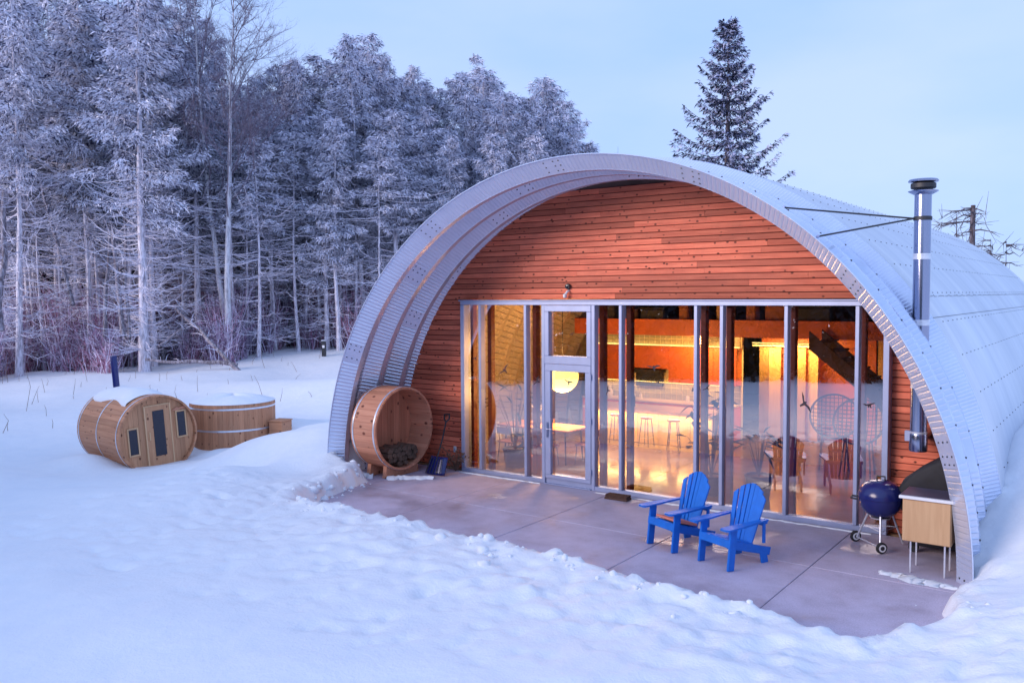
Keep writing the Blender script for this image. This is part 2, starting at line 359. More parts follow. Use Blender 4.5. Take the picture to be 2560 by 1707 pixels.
def shrub_mat():
    m = mat('dogwood_stems', (.2, .08, .12), .85, 0, .1); Nn, Ln, b = nodes(m); g = Nn.new('ShaderNodeNewGeometry')
    n = noise(Nn, Ln, .22, 3, .6, g.outputs['Position'])
    a = ramp(Nn, [(.4, (.36, .27, .46)), (.6, (.55, .24, .34))]); Ln.new(n.outputs['Fac'], a.inputs[0])
    r_ = ramp(Nn, [(.0, (.12,)*3), (.4, (.9,)*3), (.7, (1.1,)*3)]); Ln.new(g.outputs['Random Per Island'], r_.inputs[0])
    c = mixc(Nn, Ln, 1.0, a.outputs[0], r_.outputs[0], 'MULTIPLY')
    fz = ramp(Nn, [(.50, (0, 0, 0)), (.75, (.85,)*3)]); Ln.new(g.outputs['Random Per Island'], fz.inputs[0])
    Ln.new(mixc(Nn, Ln, fz.outputs[0], c, (.80, .76, .92)), b.inputs['Base Color']); return m
M['shrub'] = shrub_mat()

# ------------------------------------------------------------------ terrain: one sheet of snow with the shovelled patio cut into it
def vnoise(x, y, seed=0):
    rs = np.random.RandomState(seed); T = rs.rand(256, 256)
    xi = np.floor(x).astype(int); yi = np.floor(y).astype(int); fx = x-xi; fy = y-yi
    fx = fx*fx*(3-2*fx); fy = fy*fy*(3-2*fy); g = lambda a, b: T[a & 255, b & 255]
    return (g(xi, yi)*(1-fx)+g(xi+1, yi)*fx)*(1-fy)+(g(xi, yi+1)*(1-fx)+g(xi+1, yi+1)*fx)*fy - .5
def fbm(x, y, sc_, octv=4, seed=0, gain=.5):
    o = 0; a = 1.0
    for k in range(octv): o = o + a*vnoise(x*sc_*2**k+17.3*k, y*sc_*2**k-9.1*k, seed+k); a *= gain
    return o
V2 = 1.08844
CP = [(60,1568,.35),(600,1568,.30),(1200,1568,.30),(1800,1568,.35),(2300,1568,.5),(60,1300,.2),(400,1300,.3),(700,1300,.28),
      (80,1120,-.25),(250,1115,-.45),(560,1100,-.22),(700,1090,.15),(370,1086,-.66),(200,1050,-.62),(60,1000,-.5),(620,1030,-.27),(690,1000,-.02),(738,1045,.42),
      (60,900,-.3),(250,880,-.15),(450,870,.05),(700,860,.25),(0,862,-.3),(300,835,.05),(500,822,.3),(740,823,.6),
      (2240,1330,.12),(2300,1400,.5),(2200,1490,.38),(2000,1510,.28)]
cp = [tuple(at_z(a*V2, b*V2, z)) for a, b, z in CP]
cp += [(10.25,-1.35,.45),(10.3,-.6,.8),(10.4,-.15,1.0),(10.7,-2.0,.5),(10.6,.6,1.45),(10.9,2.5,1.75),(11,8,1.9),(14,0,1.7),(18,-5,1.0),(14.5,-10,.6),(11,-18,.3),(0,-20,.2),(-10,-13,.2),(-20,-8,-.2),(3.9,22,1.0),(30,20,1.6),(-4.5,3,.35),(-5,12,.45),
       (.5,-5.3,.22),(-.6,-4.9,.24),(3,-5.4,.36),(6,-5.5,.40),(8.5,-5.7,.36),(1,-8,.22),(5,-8.5,.3),(-60,40,.6),(-20,70,1.2),(-80,0,0),(60,60,2),(-40,-60,.3),(40,-60,.5),(100,0,2),(-30,35,.9),(-50,15,.2),(-2.7,-1.6,.62),(-2.4,-2.3,.45),(-3.6,-3.6,.34),(-1.6,-3.3,.27),(-5,-2,.22)]
cp = np.array(cp)
def tps(r2): return r2*np.log(r2+1e-6)
_d2 = ((cp[:,None,:2]-cp[None,:,:2])**2).sum(-1); _n = len(cp)
_A = np.zeros((_n+3, _n+3)); _A[:_n,:_n] = tps(_d2)+np.eye(_n)*.6; _A[:_n,_n] = 1; _A[:_n,_n+1:] = cp[:,:2]; _A[_n:,:_n] = _A[:_n,_n:].T
_W = np.linalg.solve(_A, np.concatenate([cp[:,2], [0,0,0]]))
def base_z(x, y):
    x = np.asarray(x, float); y = np.asarray(y, float); o = _W[_n]+_W[_n+1]*x+_W[_n+2]*y
    for k in range(_n): o = o + _W[k]*tps((x-cp[k,0])**2+(y-cp[k,1])**2)
    return np.clip(o, -1.2, 3.5)
POLY = np.array([(-1.6,-1.72),(-1.0,-1.86),(-.42,-3.75),(-.15,-4.5),(3,-4.62),(6.5,-4.72),(8.6,-4.85),(9.25,-4.8),(9.72,-4.2),(9.7,-3.0),(9.72,-2.0),(9.45,-1.6),(9.45,.6),(-1.75,.6)])
def poly_sd(x, y):
    d = np.full(x.shape, 1e9); ins = np.zeros(x.shape, bool); n = len(POLY)
    for i in range(n):
        a = POLY[i]; b = POLY[(i+1) % n]; e = b-a; t = np.clip(((x-a[0])*e[0]+(y-a[1])*e[1])/(e@e), 0, 1)
        d = np.minimum(d, np.hypot(x-a[0]-t*e[0], y-a[1]-t*e[1]))
        c = ((a[1] > y) != (b[1] > y)) & (x < (b[0]-a[0])*(y-a[1])/(b[1]-a[1]+1e-12)+a[0]); ins ^= c
    return np.where(ins, -d, d)
CX, CZ, R_IN, R_OUT, R_ROOF, Y_FRONT, Y_ROOF, Y_BACK = 3.899, .012, 5.85, 6.08, 6.245, -2.065, -.30, 17.0
_pr = np.random.RandomState(77); PITS = [(_pr.uniform(-3, 9), _pr.uniform(-8.6, -5.2), _pr.uniform(.05, .15), _pr.uniform(.02, .06)) for _ in range(230)]
PITS += [(-6.4+.42*k+_pr.normal(0, .05), -2.9-.18*k+(.13 if k % 2 else -.13), .14, .09) for k in range(10)]      # footprints from the sauna door
MOUNDS = [(-9.6,-2.4,1.6,.08,.8),(-10.6,-3.2,.8,.12,.7),(-9.9,-3.1,.9,.22,.7),(-7.9,-2.2,.6,.06,1.2),(-8.3,-.55,.5,.14,1.2),(-7.6,.3,.5,.08,1),(-10.6,.0,1.2,.30,1),(-9.2,2.0,1.3,.30,1),(-6.6,.9,.8,.22,.8),(-5.6,-1.2,1.0,.22,.7),(-7.0,-4.6,1.1,.10,.5),
          (-11.5,-5.4,1.3,.14,.6),(-3.6,-1.0,1.0,.22,1),(-4.4,1.5,1.4,.25,.8),(-13,2,2,.3,.7),(-16,8,3,.45,.6),(-12,9,2.5,.4,.8),(-5.5,-6.5,1.4,.12,.5),(1.0,-9.5,2,.10,.5),(8,-8.5,1.6,.10,.6)]
def ground_z(x, y):
    x = np.asarray(x, float); y = np.asarray(y, float); z = base_z(x, y)
    far = np.clip(np.hypot(x-3, y+3)/40, 0, 1)
    z = z + fbm(x, y, .16, 4, 3)*(.16+.5*far) + fbm(x, y, .7, 3, 9)*.045
    d = poly_sd(x, y) + fbm(x, y, 1.3, 4, 21)*.24
    # shovelled heap along the patio: clods and dents
    heap = np.exp(-((d-1.1)/1.5)**2)*np.clip((-3.2-y)/.8, 0, 1)
    cl = fbm(x, y, 3.2, 4, 33, .6); z = z + heap*(.045*np.abs(cl) - .015 + .05*fbm(x, y, .9, 3, 41)) + heap*.055*fbm(x, y, 5.5, 3, 61, .65)
    pit = vnoise(x*2.6, y*2.6, 55); z = z - np.exp(-((d-2.0)/2.2)**2)*np.clip((-2.0-y)/1.0, 0, 1)*.07*np.clip(pit-.33, 0, 1)/.17
    if x.size > 400:
        for (px_, py_, pr_, pd_) in PITS:
            q = np.nonzero((np.abs(x-px_) < 3*pr_) & (np.abs(y-py_) < 3*pr_))[0]
            if len(q): z[q] -= pd_*np.exp(-((x[q]-px_)**2+(y[q]-py_)**2)/pr_**2)
    for (mx_, my_, mr_, mh_, el_) in MOUNDS: z = z + mh_*np.exp(-(((x-mx_)*el_)**2+((y-my_)/el_)**2)/mr_**2)
    t = np.clip(d/.30, 0, 1); t = t*t*(3-2*t)
    z = z*t + (-.20)*(1-t) + .035*t*np.exp(-((d-.4)/.25)**2)*np.clip(1+5*cl, 0, 2.5)
    # snow settles a little away from the warm shell, nothing inside it
    rr = np.abs(x-CX); ze = np.clip(z-CZ, 0, 3); rs = np.sqrt(R_ROOF**2-np.minimum(ze, 5)**2)
    gap = rr-rs; z = np.where(y > Y_ROOF-.2, z - .22*np.exp(-np.clip(gap, 0, 9)/.35)*np.clip((y-(Y_ROOF-.2))/.6, 0, 1), z)
    z = np.where((rr < 6.0) & (y > Y_ROOF) & (y < Y_BACK-.1), -.35, z)
    z = np.where((rr < 5.93) & (y > Y_FRONT+.12) & (y <= Y_ROOF), np.minimum(z, -.2), z)
    return z
def axis(lo, hi, step, far_lo, far_hi, g=1.12):
    a = list(np.arange(lo, hi+1e-6, step)); s = step; v = lo
    while v > far_lo: s = min(s*g, 14); v -= s; a.insert(0, v)
    s = step; v = a[-1]
    while v < far_hi: s = min(s*g, 14); v += s; a.append(v)
    return np.array(a)
gx = axis(-11.5, 12.5, .07, -420, 420, 1.07); gy = axis(-9.5, 1.5, .07, -300, 420, 1.07)
GX, GY = np.meshgrid(gx, gy, indexing='ij'); GZ = ground_z(GX.ravel(), GY.ravel())
ii = np.arange(len(gx)-1)[:,None]*len(gy)+np.arange(len(gy)-1)[None,:]; ii = ii.ravel()
F = np.stack([ii, ii+len(gy), ii+len(gy)+1, ii+1], 1)
go = link('snow_ground', np_mesh('snow_ground', np.stack([GX.ravel(), GY.ravel(), GZ], 1), F, M['snow'], True)); tag(go, 'deep snow covering the ground around the hut', None, None, 'structure')
def gz(x, y): return float(ground_z(np.array([x]), np.array([y]))[0])

# patio slabs with open joints
pat = empty('patio', (0,0,0)); tag(pat, 'shovelled concrete patio in front of the glass wall', None, None, 'structure')
jx = [-2.6, -.86, 1.35, 3.57, 5.78, 8.0, 10.05]; jy = [-5.4, -2.28, -.05]
for i in range(6):
    for j in range(2):
        x0, x1, y0, y1 = jx[i]+.006, jx[i+1]-.006, jy[j]+.006, jy[j+1]-.006
        MB().box(((x0+x1)/2, (y0+y1)/2, -.08+rnd.uniform(-.001, .001)), (x1-x0, y1-y0, .16), bev=.006).build('slab', M['slab'], pat)
fl = MB().box((CX, 7.0, -.06), (11.6, 13.9, .12)).build('indoor_floor', M['floor']); tag(fl, 'polished concrete floor inside the hut', None, None, 'structure')

# ------------------------------------------------------------------ the hut
hut = empty('quonset_hut', (CX, 0, 0)); tag(hut, 'arched corrugated steel hut with red cedar gable and tall glass front', 'building')
def hp(o): o.parent = hut; o.matrix_parent_inverse = Matrix.Translation((-CX, 0, 0)); return o
A0 = math.asin(max(-1, (-.05-CZ)/R_IN))
def arch_sheet(prof, rib_faces, a0, a1, pitch=.076, depth=.006, plain=.2, ribs=True):
    """curved sheet following the arch; prof = [(y, r)], crimps pressed into the faces listed"""
    Lr = (a1-a0)*R_IN; angs = [a0]; dep = [0.0]
    if ribs:
        n = max(1, int((Lr-2*plain)/pitch)); st = plain/R_IN
        for k in range(n):
            c = a0+st+(k+.5)*(a1-a0-2*st)/n; h = .012/R_IN
            angs += [c-1.3*h, c, c+1.3*h]; dep += [0, 1, 0]
    else:
        n = max(3, int(Lr/.25)); angs += [a0+(a1-a0)*k/n for k in range(1, n)]; dep += [0]*(n-1)
    angs.append(a1); dep.append(0)
    V = []; F_ = []; np_ = len(prof)
    # split profile points per face side so creases stay sharp; crimps fade at the two ends of each face
    rows = []
    for i in range(np_-1):
        (y0, r0), (y1, r1) = prof[i], prof[i+1]; tx, ty = y1-y0, r1-r0; ln = math.hypot(tx, ty); nx, nr = -ty/ln, tx/ln
        if i in rib_faces: rows.append([(y0, r0, 0, 0, 0), (y0+tx*.06, r0+ty*.06, 1, nx, nr), (y0+tx*.94, r0+ty*.94, 1, nx, nr), (y1, r1, 0, 0, 0)])
        else: rows.append([(y0, r0, 0, 0, 0), (y1, r1, 0, 0, 0)])
    for row in rows:
        o = len(V); k = len(row)
        for a, dd in zip(angs, dep):
            for (yy, r_, w_, nx, nr) in row:
                q = dd*w_*depth; V.append((CX-(r_+nr*q)*math.cos(a), yy+nx*q, CZ+(r_+nr*q)*math.sin(a)))
        for i in range(len(angs)-1):
            for j in range(k-1): F_.append((o+i*k+j, o+(i+1)*k+j, o+(i+1)*k+j+1, o+i*k+j+1))
    return V, F_
PER = .70
def wave(y0): return [(y0, R_OUT), (y0+.27, R_IN), (y0+.385, R_IN), (y0+.60, R_OUT), (y0+PER, R_OUT)]
bolts = MB()
for w_ in range(4):
    y0 = Y_FRONT+PER*w_; cuts = [A0]+[A0+(PI-2*A0)*(k+(.5 if w_ % 2 else 0.12))/6 for k in range(6)]+[PI-A0]
    if w_ == 0: cuts = [A0, .45, 1.0, 1.5, 1.93, 2.42, 2.85, PI-A0]
    for i in range(len(cuts)-1):
        V, F_ = arch_sheet(wave(y0) if w_ < 3 else wave(y0)[:2], (0, 2, 3), cuts[i], cuts[i+1])
        me = np_mesh('arch_panel', V, F_, M['steel']); o = link('arch_panel', me); hp(o)
        for a in (cuts[i]+.012, cuts[i]+.03, cuts[i+1]-.02):
            for q in (.2, .5, .8):
                yy = y0+.27*q; r_ = R_OUT+(R_IN-R_OUT)*q
                bolts.box((CX-r_*math.cos(a), yy, CZ+r_*math.sin(a)), (.02, .02, .02))
        for k in range(5):
            a = cuts[i]+(cuts[i+1]-cuts[i])*(k+.5)/5; bolts.box((CX-(R_OUT+.004)*math.cos(a), y0+.63, CZ+(R_OUT+.004)*math.sin(a)), (.022, .022, .022))
# rolled rim along the front edge
rim = MB().tube([(CX-R_OUT*math.cos(a), Y_FRONT, CZ+R_OUT*math.sin(a)) for a in np.linspace(A0, PI-A0, 140)], .012, 6); hp(rim.build('rim', M['steel'], None, 60))
bo = hp(bolts.build('bolts', M['black'])); bo['kind'] = 'stuff'
# main roof skin: stepped lip, smooth frosted shell, rear wall
V, F_ = arch_sheet([(-.56, 6.06), (Y_ROOF, R_ROOF)], (0,), A0, PI-A0, .05, .006, .05); hp(link('roof_lip', np_mesh('roof_lip', V, F_, M['steel'])))
na, ny = 160, 24; V = []; 
for a in np.linspace(A0, PI-A0, na):
    for k in range(ny): yy = Y_ROOF+(Y_BACK-Y_ROOF)*k/(ny-1); V.append((CX-R_ROOF*math.cos(a), yy, CZ+R_ROOF*math.sin(a)))
F_ = [(i*ny+j, (i+1)*ny+j, (i+1)*ny+j+1, i*ny+j+1) for i in range(na-1) for j in range(ny-1)]
hp(link('roof', np_mesh('roof', V, F_, M['roof'], True)))
bk = MB(); bk.prism([(CX-6.2*math.cos(a), CZ+6.2*math.sin(a)) for a in np.linspace(A0, PI-A0, 60)], Y_BACK-.12, Y_BACK-.04); hp(bk.build('rear_wall', M['steel']))
rb = MB()
for k in range(13):
    a = PI-math.radians(6+k*5.2+rnd.uniform(-.3, .3)); yy = .1+rnd.uniform(0, .3)
    while yy < Y_BACK-.3:
        r_ = R_ROOF+.002; rb.box((CX-r_*math.cos(a), yy, CZ+r_*math.sin(a)), (.015, .015, .015)); yy += .40+rnd.uniform(-.03, .03)
rb = hp(rb.build('roof_bolts', M['black'])); rb['kind'] = 'stuff'
# a ragged line of drifted snow and a seam along the shell
for deg in (36.5, 33.0):
    a = PI-math.radians(deg); hp(MB().tube([(CX-(R_ROOF+.004)*math.cos(a), yy, CZ+(R_ROOF+.004)*math.sin(a)+(.012*math.sin(yy*9)+.01*math.sin(yy*23) if deg > 34 else 0)) for yy in np.arange(Y_ROOF, Y_BACK, .12)], .0035, 4).build('roof_seam', M['black']))
# corrugated steel seen inside
for w_ in range(17):
    y0 = .31+PER*w_
    for (a0, a1) in ((A0, .95), (.95, 2.2), (2.2, PI-A0)):
        V, F_ = arch_sheet(wave(y0), (0, 2, 3), a0, a1, .15, .022, .15, ribs=(a0 < 1 and w_ < 13)); hp(link('liner_panel', np_mesh('liner_panel', V, F_, M['liner'])))

# gable boards
XL = [-.112, .383, 1.565, 2.006, 3.167, 3.762, 5.276, 5.758, 6.883, 8.014, 8.453]; H = 3.66
def chord(z, R=5.985): return math.sqrt(max(0, R*R-(z-CZ)**2))
YS = .18; EXP = .112; nrow = int(5.95/EXP)+1
def plank(xa, xb, z0, z1, clipl, clipr):
    y = YS-rnd.uniform(.028, .033); t = .004; zz0, zz1 = z0+.0055, z1-.0035
    l0, l1 = (CX-chord(zz0), CX-chord(zz1)) if clipl else (xa, xa); r0, r1 = (CX+chord(zz0), CX+chord(zz1)) if clipr else (xb, xb)
    if r1-l1 < .05 or r0-l0 < .05: return
    mb = MB(); zc = [(zz0, .016), (zz0+.006, 0), (zz1-.005, 0), (zz1, .012)]
    for zq, dy in zc:
        f_ = (zq-zz0)/(zz1-zz0); mb.v += [(l0+(l1-l0)*f_, y+dy, zq), (r0+(r1-r0)*f_, y+dy, zq)]
    mb.v += [(l0, YS, zz0), (r0, YS, zz0), (l1, YS, zz1), (r1, YS, zz1)]
    mb.f = [(0,1,3,2),(2,3,5,4),(4,5,7,6),(8,9,1,0),(6,7,11,10),(0,2,4,6,10,8),(1,9,11,7,5,3)]; mb.m = [0]*7
    hp(mb.build('siding_plank', M['cedar']))
for k in range(nrow):
    z0 = k*EXP; z1 = z0+EXP
    if z1 > 5.93: break
    if z0 < H-.03:
        runs = [(CX-chord(z0), XL[0]-.02, True, False), (XL[-1]+.02, CX+chord(z0), False, True)]
    else: runs = [(CX-chord(z0), CX+chord(z0), True, True)]
    if z0 < H-.03 < z1-.02 and z1 > H+.05: plank(XL[0]-.018, XL[-1]+.018, H+.031, z1, False, False)
    for (xa, xb, cl_, cr_) in runs:
        if xb-xa < .08: continue
        if cl_ and cr_:
            cuts = [xa]; x_ = xa+rnd.uniform(1.0, 4.0)
            while x_ < xb-.8: cuts.append(x_); x_ += rnd.uniform(2.4, 4.8)
            cuts.append(xb)
            for i in range(len(cuts)-1): plank(cuts[i]+.0015, cuts[i+1]-.0015, z0, z1, i == 0, i == len(cuts)-2)
        else: plank(xa, xb, z0, z1, cl_, cr_)
# sheathing behind the boards, round the opening
sh = MB()
zt = math.ceil((H-.03)/EXP)*EXP
sh.prism([(CX-chord(zt, 6.0), zt)]+[(CX-6.0*math.cos(a), CZ+6.0*math.sin(a)) for a in np.linspace(math.asin((zt-CZ)/6.0), PI-math.asin((zt-CZ)/6.0), 40)]+[(CX+chord(zt, 6.0), zt)], YS+.003, YS+.1)
aa = np.linspace(0, math.asin((zt-CZ)/6.0), 14)
sh.prism([(XL[0]-.03, 0)]+[(CX-6.0*math.cos(a), CZ+6.0*math.sin(a)) for a in aa]+[(XL[0]-.03, zt-.002)], YS+.003, YS+.1)
sh.prism([(XL[-1]+.03, 0)]+[(CX+6.0*math.cos(a), CZ+6.0*math.sin(a)) for a in aa]+[(XL[-1]+.03, zt-.002)], YS+.003, YS+.1); hp(sh.build('gable_backing', M['loft']))

# glazing: frame, mullions, panes, door
fy, fd = -.005, .13
def member(name, x0, x1, z0, z1, y=fy, d=fd, mt='alu', parent=None):
    o = MB().box(((x0+x1)/2, y+d/2-.06, (z0+z1)/2), (x1-x0, d, z1-z0), bev=.006).build(name, M[mt])
    if parent is None: return hp(o)
    o.parent = parent; return o
MW = .062
member('head_frame', XL[0]-.04, XL[-1]+.04, H-.075, H+.0, fy, .25); member('head_flashing', XL[0]-.07, XL[-1]+.05, H+.002, H+.03, fy-.025, .245)
member('sill_frame', XL[0]-.04, XL[3]-MW/2-.001, .0, .085); member('sill_frame', XL[4]+MW/2+.001, XL[-1]+.04, .0, .085)
member('jamb', XL[0]-.04, XL[0]+.055, .087, H-.077, fy, .24); member('jamb', XL[-1]-.05, XL[-1]+.04, .087, H-.077, fy, .24)
for i in range(1, 10):
    wd = MW if i not in (3, 4) else .075
    member('mullion', XL[i]-wd/2, XL[i]+wd/2, .087 if i not in (3, 4) else .0, H-.077, fy-.012, fd+.012)
def pane(x0, x1, z0, z1, parent=None, y=.012):
    mb = MB(); mb.v = [(x0, y, z0), (x1, y, z0), (x1, y, z1), (x0, y, z1)]; mb.f = [(0,1,2,3)]; mb.m = [0]
    o = mb.build('pane', M['glass'])
    if parent is None: hp(o)
    else: o.parent = parent
    return o
for i in range(10):
    if i == 3: continue
    pane(XL[i]+.025, XL[i+1]-.025, .08, H-.07)
dx0, dx1 = XL[3]+.04, XL[4]-.04; ZD = 2.42
# transom
for (a, b, c, d) in ((dx0, dx1, H-.20, H-.08), (dx0, dx1, ZD+.004, ZD+.16), (dx0, dx0+.10, ZD+.162, H-.202), (dx1-.10, dx1, ZD+.162, H-.202)): member('transom_frame', a, b, c, d, fy-.02, fd)
pane(dx0+.09, dx1-.09, ZD+.15, H-.19)
dr = MB().box(((dx0+dx1)/2, fy-.0, .07), (dx1-dx0-.012, .08, .10), bev=.005).build('door', M['alu']); hp(dr)
for (a, b, c, d) in ((dx0+.006, dx1-.006, ZD-.14, ZD), (dx0+.006, dx1-.006, .122, .20), (dx0+.006, dx0+.135, .202, ZD-.142), (dx1-.135, dx1-.006, .202, ZD-.142)): member('door_rail' if d-c < .2 else 'door_stile', a, b, c, d, fy-.015, .09, 'alu', dr)
pane(dx0+.125, dx1-.125, .19, ZD-.13, dr)
hb = MB().box((dx0+.07, -.10, 1.10), (.035, .012, .30), bev=.004); hb.tube([(dx0+.07, -.10, 1.12), (dx0+.07, -.15, 1.12), (dx0+.21, -.155, 1.12)], .011, 8); o = hb.build('handle', M['chrome'], None, 40); o.parent = dr
for zz in (.35, 1.35, 2.2):
    o = MB().box((dx1+.002, -.10, zz), (.03, .03, .11), bev=.004).build('hinge', M['alu']); o.parent = dr
member('threshold', dx0, dx1, .004, .018, -.06, .2)
# timber posts behind the mullions
for i, x_ in enumerate(XL):
    if i in (3,): continue
    hp(MB().box((x_, .33, (H+.1)/2), (.10, .14, H+.1), bev=.006).build('post', M['post']))
hp(MB().box((CX, .36, H+.24), (9.0, .19, .28), bev=.006).build('header_beam', M['post']))
# bird decals on the panes
def bird(x, z, s, rot):
    P_ = [(-1,.35),(-.55,.28),(-.18,.08),(0,.22),(.08,.1),(.5,.2),(1,.02),(.45,.0),(.14,-.1),(.08,-.5),(-.06,-.48),(-.1,-.1),(-.5,.08)]
    c, s_ = math.cos(rot), math.sin(rot); mb = MB(); mb.v = [(x+s*(a*c-b*s_), -.004+.014, z+s*(a*s_+b*c)) for a, b in P_]; mb.f = [tuple(range(len(P_)))]; mb.m = [0]; hp(mb.build('bird_decal', M['decal']))
for (px, py, s, r_) in ((1260,925,.17,.9),(1342,952,.13,1.1),(1421,955,.12,-.1),(1519,976,.10,1.5),(1634,918,.15,.2),(2011,1008,.19,-1.0),(2174,1013,.10,.4),(1188,895,.09,.6),(1767,970,.10,.8),(2020+150,1012,.09,.2),(1429,835,.06,.5),(1645,955,.06,.3)):
    d = ray(px, py); t = (0-CAM[1])/d[1]; p_ = CAM+d*t; bird(p_[0], p_[2], s, r_)

# ------------------------------------------------------------------ outside: stove pipe, barrel, shovel, chairs, grills
def pipe_chimney():
    px_, py_ = 9.02, -.55
    t = empty('stove_pipe', (px_, py_, 0)); tag(t, 'tall stainless stove pipe with a capped top rising past the right side of the arch', 'chimney')
    def P(mb, n, m='chrome', sm=40, parent=t): return mb.build(n, M[m], parent, sm)
    zb = 1.48; z = zb
    P(MB().lathe([(.0, zb-.02), (.12, zb-.02), (.125, zb), (.125, zb+.22), (.12, zb+.24)], 28), 'tee')
    P(MB().tube([(0, 0, zb+.16), (0, .70, zb+.16)], .085, 20), 'wall_elbow')
    P(MB().box((-.13, -.03, zb+.2), (.10, .06, .16), bev=.01), 'clean_out', 'alu')
    for (a, b) in ((zb+.24, 2.42), (2.44, 3.34), (3.36, 4.30), (4.32, 5.26)): P(MB().lathe([(.115, a), (.115, b)], 28), 'pipe_section')
    for zz in (zb+.23, 2.43, 3.35, 4.31):
        P(MB().lathe([(.116, zz-.045), (.124, zz-.04), (.124, zz-.02), (.119, zz-.015), (.119, zz+.015), (.124, zz+.02), (.124, zz+.04), (.116, zz+.045)], 28), 'clamp_band', 'hoop')
    P(MB().lathe([(.118, 5.20), (.20, 5.245), (.205, 5.255), (.12, 5.275)], 28), 'storm_collar')
    P(MB().lathe([(.16, 5.29), (.17, 5.30), (.17, 5.36), (.15, 5.37)], 28), 'cap_screen', 'black')
    P(MB().lathe([(.04, 5.37), (.20, 5.385), (.205, 5.40), (.19, 5.42), (.03, 5.44)], 28), 'cap')
    P(MB().lathe([(.117, 4.83), (.126, 4.835), (.126, 4.885), (.117, 4.89)], 28), 'strut_ring', 'black')
    for (a, yy) in ((math.radians(56.2), -1.40), (math.radians(48.8), -1.80)):
        q = Vector((CX+(R_OUT)*math.cos(a)-px_, yy-py_, CZ+R_OUT*math.sin(a)))
        e = Vector((-.1, -.07, 4.86)); P(MB().tube([e, q], .013, 8), 'strut', 'black')
        P(MB().box(q, (.05, .06, .03), RY(-a), bev=.004), 'strut_foot', 'alu')
pipe_chimney()

def stave_mesh(name, R, th, L_, n, m):
    """one barrel stave, grain along x, lying at the +z side of a ring of radius R"""
    mb = MB(); h = PI/n-.0015/R; prof = [(-h, R-th), (-h, R-.004), (-h*.86, R), (0, R+.001), (h*.86, R), (h, R-.004), (h, R-th)]
    for x in (0, L_):
        for (a, r_) in prof: mb.v.append((x, r_*math.sin(a), r_*math.cos(a)))
    k = len(prof); mb.f = [tuple(range(k)), tuple(range(2*k-1, k-1, -1))]+[(i, k+i, k+(i+1) % k, (i+1) % k) for i in range(k)]; mb.m = [0]*len(mb.f)
    return mb.mesh(name, m)
def hoop_mesh(R, w, th=.006, n=64):
    mb = MB(); mb.v = []
    for k in range(n):
        a = 2*PI*k/n
        for (x, r_) in ((-w/2, R), (-w/2, R+th), (w/2, R+th), (w/2, R)): mb.v.append((x, r_*math.sin(a), r_*math.cos(a)))
    for k in range(n):
        k2 = (k+1) % n
        for j in range(4): mb.f.append((k*4+j, k*4+(j+1) % 4, k2*4+(j+1) % 4, k2*4+j))
    mb.m = [0]*len(mb.f); return mb.mesh('hoop', M['hoop'], 40)

# firewood barrel lying on its side under the arch, open end towards +x
bar = empty('firewood_barrel', (-1.52, -1.13, 1.0)); tag(bar, 'open cedar barrel on its side holding firewood at the left end of the glass wall', 'barrel')
BR, BL = .87, .72; nst = 40
sm = stave_mesh('stave', BR, .04, BL, nst, M['redcedar'])
for k in range(nst): link('stave', sm, bar, (0,0,0), (2*PI*k/nst, 0, 0))
hm = hoop_mesh(BR+.002, .038)
for x in (.06, BL-.06): link('hoop', hm, bar, (x, 0, 0))
def disc_planks(parent, R, x, n, m, name='back_board', th=.04, skip=None):
    wd = 2*R/n
    for k in range(n):
        a, b = -R+k*wd+.002, -R+(k+1)*wd-.002
        ys = [a, (a+b)/2, b]; top = [(y, math.sqrt(max(1e-4, R*R-y*y))) for y in ys]
        poly = [(y, z) for y, z in top]+[(y, -z) for y, z in reversed(top)]
        mb = MB(); nn = len(poly)
        for xx in (x-th, x): mb.v += [(xx, y, z) for y, z in poly]
        mb.f = [tuple(range(nn)), tuple(range(2*nn-1, nn-1, -1))]+[(i, nn+i, nn+(i+1) % nn, (i+1) % nn) for i in range(nn)]; mb.m = [0]*len(mb.f)
        mb.build(name, m, parent)
disc_planks(bar, BR-.045, .12, 9, M['redcedar_z'])
for x in (.12, .58):
    mb = MB(); n = 9; pts = [( -.46+.92*k/n) for k in range(n+1)]
    poly = [(y, -math.sqrt((BR+.004)**2-y*y)) for y in pts]+[(.50, -.995), (-.50, -.995)]; nn = len(poly)
    for xx in (x-.05, x+.05): mb.v += [(xx, y, z) for y, z in poly]
    mb.f = [tuple(range(nn)), tuple(range(2*nn-1, nn-1, -1))]+[(i, nn+i, nn+(i+1) % nn, (i+1) % nn) for i in range(nn)]; mb.m = [0]*len(mb.f); mb.build('cradle', M['redcedar'], bar)
